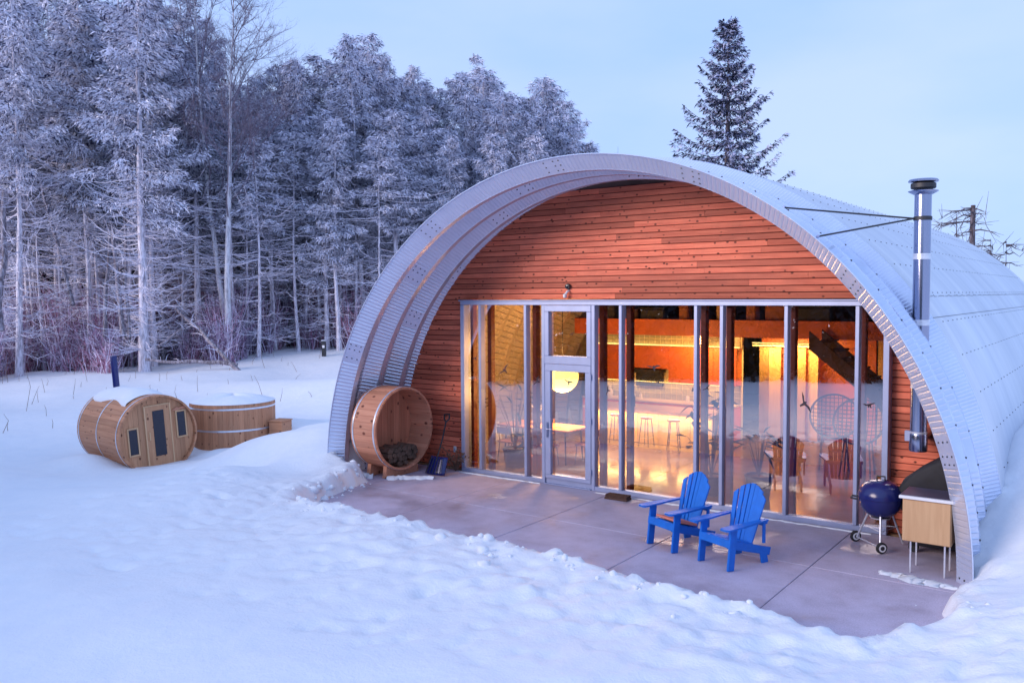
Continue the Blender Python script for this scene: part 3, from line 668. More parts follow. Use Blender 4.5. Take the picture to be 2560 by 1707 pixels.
# split logs in it
def log_mesh(seed, L_):
    r_ = random.Random(seed); mb = MB(); ra = .062+r_.uniform(-.012, .012)
    poly = [(ra*1.25*math.cos(a)*r_.uniform(.85, 1.1), ra*.95*math.sin(a)*r_.uniform(.85, 1.1)) for a in (0, 1.0, 2.0, 3.1, 4.2, 5.2)]
    for x in (0, L_*.5, L_):
        mb.v += [(x, y+r_.uniform(-.006, .006), z+r_.uniform(-.006, .006)) for y, z in poly]
    for i in range(2):
        for k in range(6): mb.f.append((i*6+k, i*6+(k+1) % 6, (i+1)*6+(k+1) % 6, (i+1)*6+k))
    mb.f += [tuple(range(6))[::-1], tuple(range(12, 18))]; mb.m = [0]*len(mb.f); return mb.mesh('firewood_log', M['log'])
lm = [log_mesh(s, .46) for s in range(5)]
k = 0
for row, (zz, n) in enumerate(((-.745, 4), (-.645, 6), (-.55, 7), (-.455, 6))):
    for i in range(n):
        y = (i-(n-1)/2)*.135+rnd.uniform(-.012, .012)
        if math.hypot(y, zz) > .765: continue
        o = link('firewood_log', lm[k % 5], None, (-1.52+.16+rnd.uniform(0, .06), -1.13+y, 1.0+zz), (rnd.uniform(-.5, .5), rnd.uniform(-.03, .03), rnd.uniform(-.06, .06)))
        tag(o, 'split firewood log stacked in the bottom of the open cedar barrel', 'firewood', 'firewood in the barrel'); k += 1

# snow shovel leaning on the boards beside the barrel
sv = empty('snow_shovel', (-.31, -.62, 0)); tag(sv, 'black handled snow shovel with navy scoop leaning on the cedar boards', 'shovel')
MB().tube([(0, -.08, .30), (-.02, .14, .72), (-.14, .40, 1.05)], .016, 8).build('shaft', M['black'], sv, 40)
mb = MB(); mb.tube([(-.14, .40, 1.05), (-.22, .44, 1.11), (-.24, .47, 1.20), (-.10, .47, 1.22), (-.08, .44, 1.12), (-.14, .40, 1.05)], .018, 8); mb.build('grip', M['black'], sv, 40)
mb = MB(); nx, nz = 8, 6
for j in range(nz+1):
    for i in range(nx+1):
        u_ = i/nx*2-1; v_ = j/nz; mb.v.append((u_*(.27-.03*v_), -.20+.16*v_-.05*(1-u_*u_)*(1-v_)*0+.06*u_*u_, .02+.36*v_))
for j in range(nz):
    for i in range(nx): mb.f.append((j*(nx+1)+i, j*(nx+1)+i+1, (j+1)*(nx+1)+i+1, (j+1)*(nx+1)+i))
mb.m = [0]*len(mb.f); so_ = mb.build('scoop', M['darkblue'], sv, 60); md = so_.modifiers.new('thick', 'SOLIDIFY'); md.thickness = .012
for q in range(5):
    u_ = -.16+.08*q; MB().tube([(u_*1.2, -.205, .05), (u_*.9, -.06, .36)], .008, 5).build('rib', M['black'], sv)
# dry stalks in the corner
dp = empty('dried_plant', (-.22, -.18, 0)); tag(dp, 'tangle of dried flower stalks against the boards behind the shovel', 'plant')
mb = MB(); hd = MB()
for k in range(46):
    a = rnd.uniform(0, 2*PI); r_ = rnd.uniform(.1, .42); h = rnd.uniform(.22, .5); p1 = (r_*math.cos(a)*.5, r_*math.sin(a)*.25, h*.7); p2 = (r_*math.cos(a), r_*math.sin(a)*.35-.03, h)
    mb.tube([(0, 0, 0), p1, p2], [.006, .004, .003], 4); hd.box(p2, (.025, .025, .025), RZ(a)@RX(a))
mb.build('stalks', M['plant_dry'], dp); hd = hd.build('seed_heads', M['plant_dry'], dp); hd['kind'] = 'stuff'; dp.children[0]['kind'] = 'stuff'
ol = empty('outlet_cover', (-.50, YS-.034, .40)); tag(ol, 'small pale outlet cover on the cedar boards near the floor', 'outlet')
MB().box((0, -.012, 0), (.075, .03, .13), bev=.008).build('cover', M['white'], ol); MB().box((0, -.03, -.01), (.035, .008, .07), bev=.003).build('flap', M['alu'], ol)
# camera and lamp above the door
fx = empty('security_camera', (2.50, YS-.035, 3.85)); tag(fx, 'small round camera with white bracket above the glass door', 'camera')
MB().lathe([(.02, .0), (.055, -.005), (.06, -.03), (.05, -.06), (.02, -.065)], 20, 'Y', (-.02, 0, .10)).build('lens_housing', M['black'], fx, 40)
MB().lathe([(.028, -.066), (.03, -.072), (.01, -.074)], 16, 'Y', (-.02, 0, .10)).build('lens', M['darkglass'], fx, 40)
MB().tube([(-.01, 0, .02), (-.01, -.07, .0), (-.04, -.10, -.06)], .022, 8).build('bracket', M['white'], fx, 40)
MB().box((-.045, -.10, -.085), (.06, .08, .08), bev=.02).build('lamp_head', M['white'], fx)

def adirondack(name, loc, rz, label):
    t = empty(name, loc, rz, label, 'chair', 'blue garden chairs on the patio'); m = M['blue']; b = .008
    # local: chair faces -y, x is width
    for s in (-1, 1):
        MB().box((s*.28, -.30, .29), (.035, .125, .58), RX(math.radians(-6)), bev=b).build('front_leg', m, t)
        MB().box((s*.245, .07, .255), (.028, .86, .115), RX(math.radians(-15)), bev=b).build('seat_rail', m, t)
        MB().box((s*.245, .36, .10), (.03, .13, .24), RX(math.radians(12)), bev=b).build('rear_leg', m, t)
        mb = MB(); out = [(-.075,-.46),(-.055,-.49),(.055,-.49),(.085,-.45),(.085,-.20),(.055,.10),(.03,.36),(-.03,.36),(-.04,.05),(-.075,-.2)]
        n = len(out)
        for zz in (.585, .612): mb.v += [(s*(.30+a), y, zz+(y+.4)*.03) for a, y in out]
        mb.f = [tuple(range(n)), tuple(range(2*n-1, n-1, -1))]+[(i, n+i, n+(i+1) % n, (i+1) % n) for i in range(n)]; mb.m = [0]*len(mb.f); mb.build('armrest', m, t)
        MB().box((s*.30, .30, .45), (.03, .05, .30), bev=.006).build('arm_post', m, t)
    MB().box((0, -.345, .375), (.60, .028, .11), RX(math.radians(-6)), bev=b).build('front_apron', m, t)
    for k in range(5): MB().box((0, -.28+k*.098, .408-k*.0262), (.50, .088, .024), RX(math.radians(-15)), bev=.006).build('seat_slat', m, t)
    # fan back
    tilt = math.radians(-17); Rm = RX(tilt)
    tops = [.755, .83, .865, .875, .865, .83, .755]
    for k in range(7):
        u_ = k-3; x0 = u_*.062; x1 = u_*.086; hgt = tops[k]; mb = MB(); w0, w1 = .0265, .037
        pts = [(x0-w0, 0), (x0+w0, 0), (x1+w1, hgt-.035 if u_ > 0 else hgt-(.0 if u_ == 0 else -.0)), (x1+w1*.4, hgt+.012), (x1-w1*.4, hgt+.012), (x1-w1, hgt-.035 if u_ < 0 else hgt)]
        pts = [(x0-w0, 0), (x0+w0, 0), (x1+w1, hgt-max(0, u_)*.022), (x1-w1, hgt-max(0, -u_)*.022)]
        n = 4
        for yy in (-.011, .011): mb.v += [tuple(Rm @ Vector((a, yy+abs(u_)**1.6*-.006, zq)) + Vector((0, .17, .235))) for a, zq in pts]
        mb.f = [(0,1,2,3), (7,6,5,4), (0,4,5,1), (1,5,6,2), (2,6,7,3), (3,7,4,0)]; mb.m = [0]*6; mb.build('back_slat', m, t)
    for (zq, w_) in ((.36, .56), (.62, .44)): MB().box(Rm @ Vector((0, .03, zq))+Vector((0, .17, .235)), (w_, .03, .06), Rm, bev=.006).build('back_brace', m, t)
    MB().box((0, .33, .598), (.66, .035, .05), bev=.006).build('arm_brace', m, t)
    return t
ch1 = adirondack('garden_chair', (6.08, -2.40, 0), math.radians(-24), 'blue slatted garden chair with a salmon seat pad, closer to the door')
ch2 = adirondack('garden_chair', (7.05, -2.72, 0), math.radians(-22), 'blue slatted garden chair with a bare seat, closer to the kettle grill')
sp = MB().box((0, 0, .0), (.47, .42, .035), RX(math.radians(-15)), bev=.012).build('seat_plate', M['plate']); sp.location = (6.08+.0, -2.40-.09, .405); sp.rotation_euler = (0, 0, math.radians(-24)); tag(sp, 'thin salmon seat pad lying on a blue garden chair', 'seat pad')  # thin salmon box over the slats, gives this seat its pink tone

# kettle grill
kg = empty('kettle_grill', (8.56, -.76, 0), math.radians(10)); kg.scale = (1.1, 1.1, 1.06); tag(kg, 'dark kettle grill with sky reflection put into its navy colour, on three legs with two wheels', 'grill')
R_ = .285; zc = .70
MB().lathe([(.05, zc-.275), (.13, zc-.255), (.205, zc-.20), (.255, zc-.125), (R_-.005, zc-.03), (R_, zc), (R_-.02, zc)], 40).build('bowl', M['darkblue'], kg, 40)
ld = MB().lathe([(R_+.004, zc+.004), (R_+.008, zc+.02), (R_-.003, zc+.075), (.258, zc+.14), (.205, zc+.20), (.125, zc+.24), (.04, zc+.254), (.0, zc+.255)], 40).build('lid', M['darkblue'], kg, 40)
MB().tube([(-.05, 0, zc+.24), (-.05, 0, zc+.305), (.05, 0, zc+.305), (.05, 0, zc+.24)], .012, 8).build('lid_handle', M['black'], ld, 40)
MB().lathe([(.045, 0), (.048, .006), (.02, .012)], 20, 'Z', (.08, -.11, zc+.216)).build('vent', M['hoop'], ld, 40)
MB().tube([(-R_, -.08, zc-.03), (-R_-.08, -.08, zc-.02), (-R_-.08, .08, zc-.02), (-R_, .08, zc-.03)], .014, 8).build('side_handle', M['black'], kg, 40)
MB().tube([(R_, -.08, zc-.03), (R_+.07, -.08, zc-.02), (R_+.07, .08, zc-.02), (R_, .08, zc-.03)], .014, 8).build('side_handle', M['black'], kg, 40)
ft = [(-.30, .12), (.02, -.30), (.28, .22)]
for (a, b_) in ft: MB().tube([(a*.45, b_*.45, zc-.19), (a, b_, .07 if a < .1 else .02)], .014, 10).build('leg', M['hoop'], kg, 40)
MB().tube([(ft[0][0], ft[0][1], .075), (ft[1][0], ft[1][1], .075)], .008, 8).build('axle', M['hoop'], kg, 40)
for (a, b_) in ft[:2]:
    e = Vector((ft[1][0]-ft[0][0], ft[1][1]-ft[0][1], 0)).normalized(); s_ = -1 if (a, b_) == ft[0] else 1
    wh = MB().lathe([(.03, -.02), (.07, -.022), (.078, -.012), (.078, .012), (.07, .022), (.03, .02)], 26, 'X').build('wheel', M['rubber'], kg, 40)
    wh.location = (a+e.x*s_*.03, b_+e.y*s_*.03, .078); wh.rotation_euler = (0, 0, math.atan2(e.y, e.x))
    hb_ = MB().lathe([(.045, -.024), (.052, -.024), (.052, .024), (.045, .024)], 22, 'X').build('hub_cap', M['white'], wh, 40)
    MB().lathe([(.0, -.0255), (.03, -.0255), (.03, .0255), (.0, .0255)], 16, 'X').build('hub', M['black'], wh, 40)
MB().lathe([(.02, .40), (.13, .415), (.135, .43), (.02, .425)], 24).build('ash_catcher', M['hoop'], kg, 40)
MB().tube([(ft[0][0]*.75, ft[0][1]*.75, .27), (ft[1][0]*.75, ft[1][1]*.75, .27), (ft[2][0]*.75, ft[2][1]*.75, .27), (ft[0][0]*.75, ft[0][1]*.75, .27)], .006, 6).build('brace', M['hoop'], kg)

# plywood cabinet on thin legs
cb = empty('outdoor_cabinet', (9.38, -1.58, 0), math.radians(0)); tag(cb, 'plywood box cabinet with pale top on thin metal legs beside the arch foot', 'cabinet')
cw, cdp, z0, z1 = .60, .50, .44, 1.02
MB().box((0, cdp/2-.25+.02, (z0+z1)/2), (cw, cdp, z1-z0), bev=.006).build('box', M['ply'], cb)
MB().box((0, -.242, (z0+z1)/2), (cw-.02, .02, z1-z0-.02), bev=.004).build('front_panel', M['ply'], cb)
MB().box((-.005, .03, z1+.022), (cw+.07, cdp+.12, .04), bev=.006).build('top', M['white'], cb)
MB().box((-.005, .05, z1+.0445), (cw+.05, cdp+.06, .005)).build('top_sheet', M['grey_sheet'], cb)
for (a, b_) in ((-.20, -.18), (.22, -.18), (-.20, .20), (.22, .20)): MB().box((a, b_, z0/2), (.022, .022, z0), bev=.003).build('leg', M['hoop'], cb)
# grill under a fitted black cover
cg = empty('covered_grill', (9.30, -.55, 0)); cg.scale = (1, 1, 1.06); tag(cg, 'large grill hidden under a black fabric cover against the boards', 'grill')
mb = MB(); prof = [(-.34,.12),(-.36,.50),(-.50,.66),(-.52,.82),(-.45,.98),(-.22,1.17),(.05,1.33),(.30,1.37),(.45,1.30),(.50,1.0),(.50,.12)]
n = len(prof); ys = [-.26, -.24, -.1, .1, .24, .26]; ins = [.06, .012, 0, 0, .012, .06]
for j, yy in enumerate(ys):
    for (a, zq) in prof:
        k_ = 1-ins[j]; mb.v.append((a*k_+.012*math.sin(zq*17+yy*9), yy+.012*math.sin(a*13+zq*7), max(.06, zq*k_+.01*math.sin(a*19))))
for j in range(5):
    for i in range(n): mb.f.append((j*n+i, j*n+(i+1) % n, (j+1)*n+(i+1) % n, (j+1)*n+i))
mb.f += [tuple(range(n)), tuple(range(6*n-1, 5*n-1, -1))]; mb.m = [0]*len(mb.f); cvr = mb.build('cover', M['cover'], cg, 180)
for s in (-.28, .40): MB().lathe([(.03, -.02), (.07, -.02), (.07, .02), (.03, .02)], 16, 'Y', (s, -.18, .071)).build('wheel', M['rubber'], cg, 40)
# boot brush by the glass
bb = empty('boot_brush', (3.9, -.40, 0), math.radians(3)); tag(bb, 'brown boot brush mat lying by the foot of the glass wall', 'boot brush')
MB().box((0, 0, .02), (.46, .22, .035), bev=.008).build('base', M['brown'], bb)
mb = MB()
for i in range(16):
    for j in range(6): mb.box((-.205+i*.0275, -.085+j*.034, .06), (.020, .022, .055), RX(rnd.uniform(-.2, .2))@RY(rnd.uniform(-.2, .2)))
mb = mb.build('bristles', M['brown'], bb); mb['kind'] = 'stuff'
# thin leftovers of snow on the concrete
def patch(name, pts, w_, h, label):
    mb = MB(); n = len(pts); k = 7
    for i, (x, y) in enumerate(pts):
        a = pts[min(i+1, n-1)]; b_ = pts[max(i-1, 0)]; t = Vector((a[0]-b_[0], a[1]-b_[1])).normalized(); ww = w_*math.sin(PI*(i+.5)/n)**.7*rnd.uniform(.3, 1.5)
        for j in range(k):
            u_ = j/(k-1)*2-1; mb.v.append((x-t.y*u_*ww, y+t.x*u_*ww+rnd.uniform(-.015, .015), .001+(1-u_*u_)*h*rnd.uniform(.75, 1.2)))
    for i in range(n-1):
        for j in range(k-1): mb.f.append((i*k+j, i*k+j+1, (i+1)*k+j+1, (i+1)*k+j))
    mb.m = [0]*len(mb.f); tag(mb.build(name, M['snow'], None, 180), label, 'snow', None, 'stuff')
def line(a, b_, n, wob): return [(a[0]+(b_[0]-a[0])*i/(n-1)+rnd.uniform(-wob, wob), a[1]+(b_[1]-a[1])*i/(n-1)+rnd.uniform(-wob, wob)) for i in range(n)]
patch('snow_patch', line((8.85, -1.98), (9.8, -2.12), 30, .03), .15, .025, 'strip of snow left under the cabinet legs')
patch('snow_patch', line((-.95, -1.62), (-.1, -1.05), 18, .03), .16, .06, 'snow crumbs along the boards below the barrel')
patch('snow_patch', line((-.1, -.22), (2.0, -.17), 26, .012), .035, .02, 'thin white line of snow along the foot of the left panes')
patch('snow_patch', line((3.3, -.2), (8.3, -.17), 50, .012), .035, .018, 'thin white line of snow along the foot of the right panes')
def clods():
    rs = np.random.RandomState(17); V, F_ = [], []; ico = bmesh.new(); bmesh.ops.create_icosphere(ico, subdivisions=1, radius=1.0); bv = np.array([v.co[:] for v in ico.verts]); bf = np.array([[v.index for v in f.verts] for f in ico.faces]); ico.free()
    P_ = POLY; xs_, ys_, rr_ = [], [], []
    for i in list(range(1, 9)):
        a, b_ = P_[i], P_[i+1]; L_ = np.linalg.norm(b_-a); nrm = np.array([-(b_-a)[1], (b_-a)[0]])/L_*-1
        for k in range(int(L_*(20 if i < 6 else 9))):
            q = a+(b_-a)*rs.uniform(0, 1)+nrm*(rs.normal(.25, .28) if i > 2 else rs.normal(.12, .16)); xs_.append(q[0]); ys_.append(q[1]); rr_.append((rs.gamma(2.0, .013)+.010)*(1 if i < 6 else .6))
    zs = ground_z(np.array(xs_), np.array(ys_))
    for x, y, z, r_ in zip(xs_, ys_, zs, rr_):
        z = max(z, 0.0); F_.append(bf+len(V)*len(bv)); V.append(bv*r_*rs.uniform(.6, 1.25, (len(bv), 1))*np.array([1, 1, .8])+np.array([x, y, z-r_*.1]))
    return np_mesh('snow_clods', np.concatenate(V), np.concatenate(F_), M['snow'], True)
tag(link('snow_clods', clods()), 'crumbs of shovelled snow along the edge of the patio', 'snow', None, 'stuff')
patch('snow_patch', line((-1.15, -1.75), (-1.95, -1.7), 16, .03), .15, .09, 'snow drifted under the barrel cradle')

# ------------------------------------------------------------------ indoors
def lamp(name, kind, loc, energy, colr=(1, .62, .25), size=.2, size_y=None, rot=None, parent=None):
    l = bpy.data.lights.new(name, kind); l.energy = energy; l.color = colr
    if kind == 'AREA':
        l.size = size
        if size_y: l.shape = 'RECTANGLE'; l.size_y = size_y
    else: l.shadow_soft_size = size
    o = bpy.data.objects.new(name, l); col.objects.link(o); o.location = loc
    if rot: o.rotation_euler = rot
    if parent is not None: o.parent = parent
    return o
# kitchen run along an inner wall
kt = empty('kitchen_wall', (0, 7.0, 0)); tag(kt, 'kitchen wall with orange cupboards and pale tile bands behind the bar', 'kitchen')
KX0, KX1 = -1.1, 3.35
MB().box(((KX0+KX1)/2, .10, 1.45), (KX1-KX0, .10, 2.9), bev=.0).build('back_wall', M['grout'], kt)
tm = MB().box((0, 0, 0), (.150, .016, .150), bev=.004).mesh('tile', M['tile'])
nt_ = int((KX1-KX0-.02)/.163)
for i in range(nt_):
    for z in (1.0, 1.163, 1.326): link('tile', tm, kt, (KX0+.1+i*.163, .045, z))
    for z in (2.49, 2.653): link('tile', tm, kt, (KX0+.1+i*.163, .045, z))
for i in range(7):
    w_ = (KX1-KX0)/7
    if i in (2, 3): MB().box((KX0+w_*(i+.5), -.13, 2.08), (w_-.006, .34, .60), bev=.004).build('cupboard', M['cabinet'], kt)
    else: MB().box((KX0+w_*(i+.5), -.13, 1.905), (w_-.006, .34, .95), bev=.004).build('cupboard', M['cabinet'], kt)
MB().box((KX0+2.9*(KX1-KX0)/7, -.15, 1.70), (.9, .40, .10), bev=.005).build('range_hood', M['black'], kt)
MB().box((KX0+2.9*(KX1-KX0)/7, -.02, 1.45), (.8, .10, .36), bev=.005).build('stove_back', M['black'], kt)
MB().box(((KX0+KX1)/2, -.28, .90), (KX1-KX0, .66, .04), bev=.004).build('counter', M['counter'], kt)
for i in range(7):
    w_ = (KX1-KX0)/7; MB().box((KX0+w_*(i+.5), -.27, .44), (w_-.006, .58, .86), bev=.004).build('base_unit', M['cabinet'], kt)
MB().box(((KX0+KX1)/2, .02, 2.402), (KX1-KX0-.1, .03, .02)).build('led_strip', M['led'], kt)
MB().box(((KX0+KX1)/2, -.24, 1.41), (KX1-KX0-.3, .03, .015)).build('led_strip', M['led'], kt)
lamp('kitchen_strip_light', 'AREA', ((KX0+KX1)/2, -.1, 2.42), 4, (1, .58, .20), 3.9, .05, (math.radians(150), 0, 0), kt)
lamp('kitchen_strip_light', 'AREA', ((KX0+KX1)/2, -.20, 1.40), 10, (1, .58, .2), 3.9, .05, (math.radians(20), 0, 0), kt)
# things on the counter
def bottle(name, x, y, z, prof, m, label, cat):
    o = MB().lathe(prof, 16).build(name, M[m], None, 40); o.location = (x, y, z); tag(o, label, cat); return o
bottle('kettle', .35, 6.72, .92, [(.07,0),(.09,.02),(.085,.10),(.05,.16),(.02,.17),(.02,.19),(.0,.195)], 'hoop', 'pale kettle on the kitchen counter', 'kettle')
bottle('soap_bottle', .62, 6.70, .92, [(.035,0),(.038,.12),(.015,.15),(.012,.20),(.0,.2)], 'white', 'white pump bottle beside the kettle', 'bottle')
bottle('jar', 2.0, 6.72, .92, [(.05,0),(.055,.14),(.045,.17),(.0,.17)], 'white', 'white jar on the counter near the cupboard end', 'jar')
bottle('canister', 2.25, 6.74, .92, [(.06,0),(.06,.2),(.04,.21),(.0,.21)], 'terra', 'orange brown canister on the counter', 'canister')
bottle('vase', -.35, 6.70, .92, [(.05,0),(.09,.10),(.07,.20),(.03,.26),(.045,.30),(.0,.30)], 'white', 'pale vase at the left end of the counter', 'vase')
bottle('oil_bottle', -.05, 6.72, .92, [(.035,0),(.035,.16),(.012,.2),(.012,.27),(.0,.27)], 'terra', 'slim bottle beside the pale vase', 'bottle')
sl_ = empty('wall_spotlight', (2.55, 6.35, 2.62)); tag(sl_, 'white round spotlight hanging in front of the upper tile band', 'lamp')
MB().lathe([(.0, .10), (.05, .10), (.11, .02), (.115, -.02), (.09, -.02), (.05, .03), (.0, .04)], 24, 'Y').build('shade', M['white'], sl_, 40); MB().lathe([(.0, .0), (.05, .0), (.04, .03), (.0, .035)], 16, 'Y').build('bulb', M['led'], sl_, 40); MB().tube([(0, .06, .05), (0, .06, .22)], .01, 6).build('stem', M['black'], sl_)
lamp('spot_light', 'POINT', (0, -.25, -.05), 75, (1, .46, .13), .1, parent=sl_)
# bar island
il = empty('kitchen_island', (0, 5.2, 0)); tag(il, 'long wooden bar island with a glowing strip under its top', 'island')
IX0, IX1 = -.15, 3.35
n = 12; w_ = (IX1-IX0)/n
for i in range(n): MB().box((IX0+w_*(i+.5), .03, .41), (w_-.008, .04, .80), bev=.003).build('front_board', M['island'], il)
MB().box(((IX0+IX1)/2, .46, .41), (IX1-IX0-.01, .78, .80), bev=.0).build('carcass', M['island'], il)
MB().box(((IX0+IX1)/2, .35, .85), (IX1-IX0+.10, 1.15, .05), bev=.006).build('bar_top', M['counter'], il)
MB().box(((IX0+IX1)/2, -.02, .812), (IX1-IX0-.1, .02, .014)).build('led_strip', M['led'], il)
lamp('island_strip_light', 'AREA', ((IX0+IX1)/2, -.12, .805), 30, (1, .62, .19), IX1-IX0-.1, .06, (math.radians(-12), 0, 0), il)
fa = MB(); fa.tube([(1.05,5.55,.87),(1.05,5.55,1.12),(1.05,5.50,1.16),(1.05,5.36,1.16),(1.05,5.34,1.10)], .014, 8); tag(fa.build('tap', M['black'], None, 40), 'dark swan neck tap on the bar island', 'tap')
def stool(x, y, label):
    t = empty('bar_stool', (x, y, 0), rnd.uniform(-.3, .3)); tag(t, label, 'stool', 'stools at the bar')
    MB().lathe([(.15,.69),(.17,.70),(.17,.72),(.155,.73),(.0,.73)], 26).build('seat', M['tabletop'], t, 40)
    for k in range(4):
        a = PI/4+k*PI/2; MB().tube([(.12*math.cos(a), .12*math.sin(a), .695), (.20*math.cos(a), .20*math.sin(a), 0)], .010, 8).build('leg', M['black'], t, 40)
    MB().tube([(.178*math.cos(PI/4+k*PI/2), .178*math.sin(PI/4+k*PI/2), .22) for k in range(5)], .008, 6).build('footrest', M['hoop'], t, 40)
stool(1.75, 4.86, 'middle bar stool, opposite the tap on the island'); stool(2.5, 4.84, 'bar stool nearest the tall potted plants'); stool(.85, 4.95, 'bar stool nearest the dining table')
# dining table with chairs and pendant
tb = empty('dining_table', (.55, 2.05, 0)); tag(tb, 'long wooden dining table on thin dark legs behind the door', 'table')
MB().box((0, 0, .765), (2.0, .92, .04), bev=.006).build('table_top', M['tabletop'], tb)
for (a, b_) in ((-.85,-.36),(.85,-.36),(-.85,.36),(.85,.36)): MB().tube([(a*.96, b_*.9, .745), (a, b_, 0)], .018, 8).build('leg', M['black'], tb, 40)
MB().box((0, 0, .72), (1.8, .06, .05)).build('apron', M['black'], tb)
def dchair(x, y, rz, label):
    t = empty('dining_chair', (x, y, 0), rz); tag(t, label, 'chair', 'dining chairs')
    MB().box((0, 0, .455), (.43, .42, .03), bev=.012).build('seat', M['tabletop'], t)
    for (a, b_) in ((-.17,-.17),(.17,-.17)): MB().tube([(a, b_, .44), (a*1.25, b_*1.2, 0)], .011, 6).build('leg', M['black'], t, 40)
    for a in (-.17, .17): MB().tube([(a*1.2, .22, 0), (a, .18, .45), (a, .24, .80)], .011, 6).build('back_leg', M['black'], t, 40)
    MB().box((0, .235, .72), (.42, .022, .16), RX(math.radians(-9)), bev=.008).build('backrest', M['tabletop'], t)
dchair(.05, 1.45, PI, 'dining chair at the glass side of the table, nearer the barrel'); dchair(1.05, 1.42, PI, 'dining chair at the glass side of the table, nearer the door hinge'); dchair(.05, 2.72, 0, 'dining chair at the bar side of the table, nearer the wall'); dchair(1.75, 2.05, -PI/2, 'dining chair at the end of the table towards the bar stools')
vp = empty('table_vase', (.40, 2.05, .785)); tag(vp, 'dark vase with white blossom on the dining table', 'vase')
MB().lathe([(.05,0),(.10,.05),(.11,.14),(.08,.20),(.05,.22),(.0,.22)], 20).build('vase', M['pot'], vp, 40)
mb = MB()
for k in range(9):
    a = k*.7; mb.tube([(0,0,.2),(.06*math.cos(a),.06*math.sin(a),.34),(.13*math.cos(a),.13*math.sin(a),.42)], .005, 4); mb.box((.13*math.cos(a), .13*math.sin(a), .43), (.04,.04,.03), RZ(a))
mb.build('blossom', M['white'], vp)['kind'] = 'stuff'
pd = empty('pendant_lamp', (1.02, 2.15, 1.93)); tag(pd, 'large glowing yellow globe pendant over the dining table', 'lamp')
MB().lathe([(.0,-.36)]+[(.37*math.cos(t), .37*math.sin(t)) for t in np.linspace(-1.4, 1.4, 15)]+[(.0,.37)], 30).build('globe', M['bulb'], pd, 180)
MB().tube([(0,0,.36),(0,0,3.3)], .008, 6).build('cord', M['black'], pd); lamp('pendant_light', 'POINT', (0,0,-.45), 190, (1, .50, .15), .3, parent=pd); lamp('pendant_light', 'POINT', (0,0,.55), 115, (1, .48, .14), .3, parent=pd)
# folding doors, loft, stair
fdr = empty('folding_door', (0, 7.8, 0)); tag(fdr, 'row of tall honey wood folding door panels under a lit rail', 'door')
for i in range(5):
    a = .35 if i % 2 else -.35; MB().box((3.65+i*.32, .05*(-1)**i, 1.2), (.30, .035, 2.36), RZ(a), bev=.004).build('panel', M['panel'], fdr)
MB().box((4.3, 0, 2.43), (1.9, .06, .05)).build('rail', M['grout'], fdr)
lamp('rail_light', 'AREA', (4.3, -.45, 2.5), 50, (1, .60, .2), 1.6, .06, (math.radians(25), 0, 0), fdr)
MB().box((4.3, -.42, 2.52), (1.6, .03, .02)).build('led_strip', M['led'], fdr)
iw = empty('inner_partition', (0, 8.2, 0)); tag(iw, 'orange brown partition wall beyond the kitchen', 'wall')
MB().box((4.9, .05, 1.4), (2.9, .1, 2.8)).build('wall_panel', M['cabinet'], iw); MB().box((7.6, .05, 1.4), (2.4, .1, 2.8)).build('wall_panel', M['panel'], iw)
lf = empty('loft', (0, 6.4, 2.95)); tag(lf, 'dark loft floor above the kitchen with shelves of things', 'loft')
MB().box((3.9, 3.0, 0), (9.9, 6.6, .2)).build('floor', M['loft'], lf); MB().box((3.9, -.34, -.02), (10, .06, .42), bev=.004).build('edge_beam', M['cabinet'], lf)
MB().prism([(CX-5.8*math.cos(a), CZ+5.8*math.sin(a)-2.95) for a in np.linspace(.54, PI-.54, 30)], 3.35, 3.45).build('back_wall', M['loft'], lf)
for i, (a, ww, hh, m) in enumerate(((-.2,.5,.5,'pot'),(.6,.35,.3,'loft'),(1.2,.7,.35,'black'),(2.1,.25,.4,'terra'),(3.2,.4,.5,'ply'),(3.9,.25,.55,'terra'),(4.5,.5,.45,'terra'),(5.4,.8,.4,'black'))):
    o = MB().box((0, 0, hh/2), (ww, .3, hh), bev=.03); o.box((0, 0, hh+.02), (ww*1.06, .32, .04), bev=.01); o = o.build('storage_box', M[m]); o.location = (a, 6.35, 3.051); tag(o, ['dark tub', 'small dark crate', 'long black case', 'narrow clay coloured box', 'plywood box', 'tall clay coloured box', 'wide clay coloured box', 'wide black trunk'][i]+' on the edge of the loft', 'box')
stt = empty('staircase', (0, 0, 0)); tag(stt, 'dark sloping staircase coming down from the loft at the right', 'stairs')
for yy in (5.0, 5.95):
    mb = MB(); mb.prism([(5.7, 2.95), (5.7, 2.55), (8.9, 0.0), (9.3, 0.0)], yy-.03, yy+.03); mb.build('stringer', M['loft'], stt)
for k in range(14): MB().box((5.95+k*.232, 5.475, 2.72-k*.195), (.27, .88, .04), bev=.004).build('tread', M['loft'], stt)
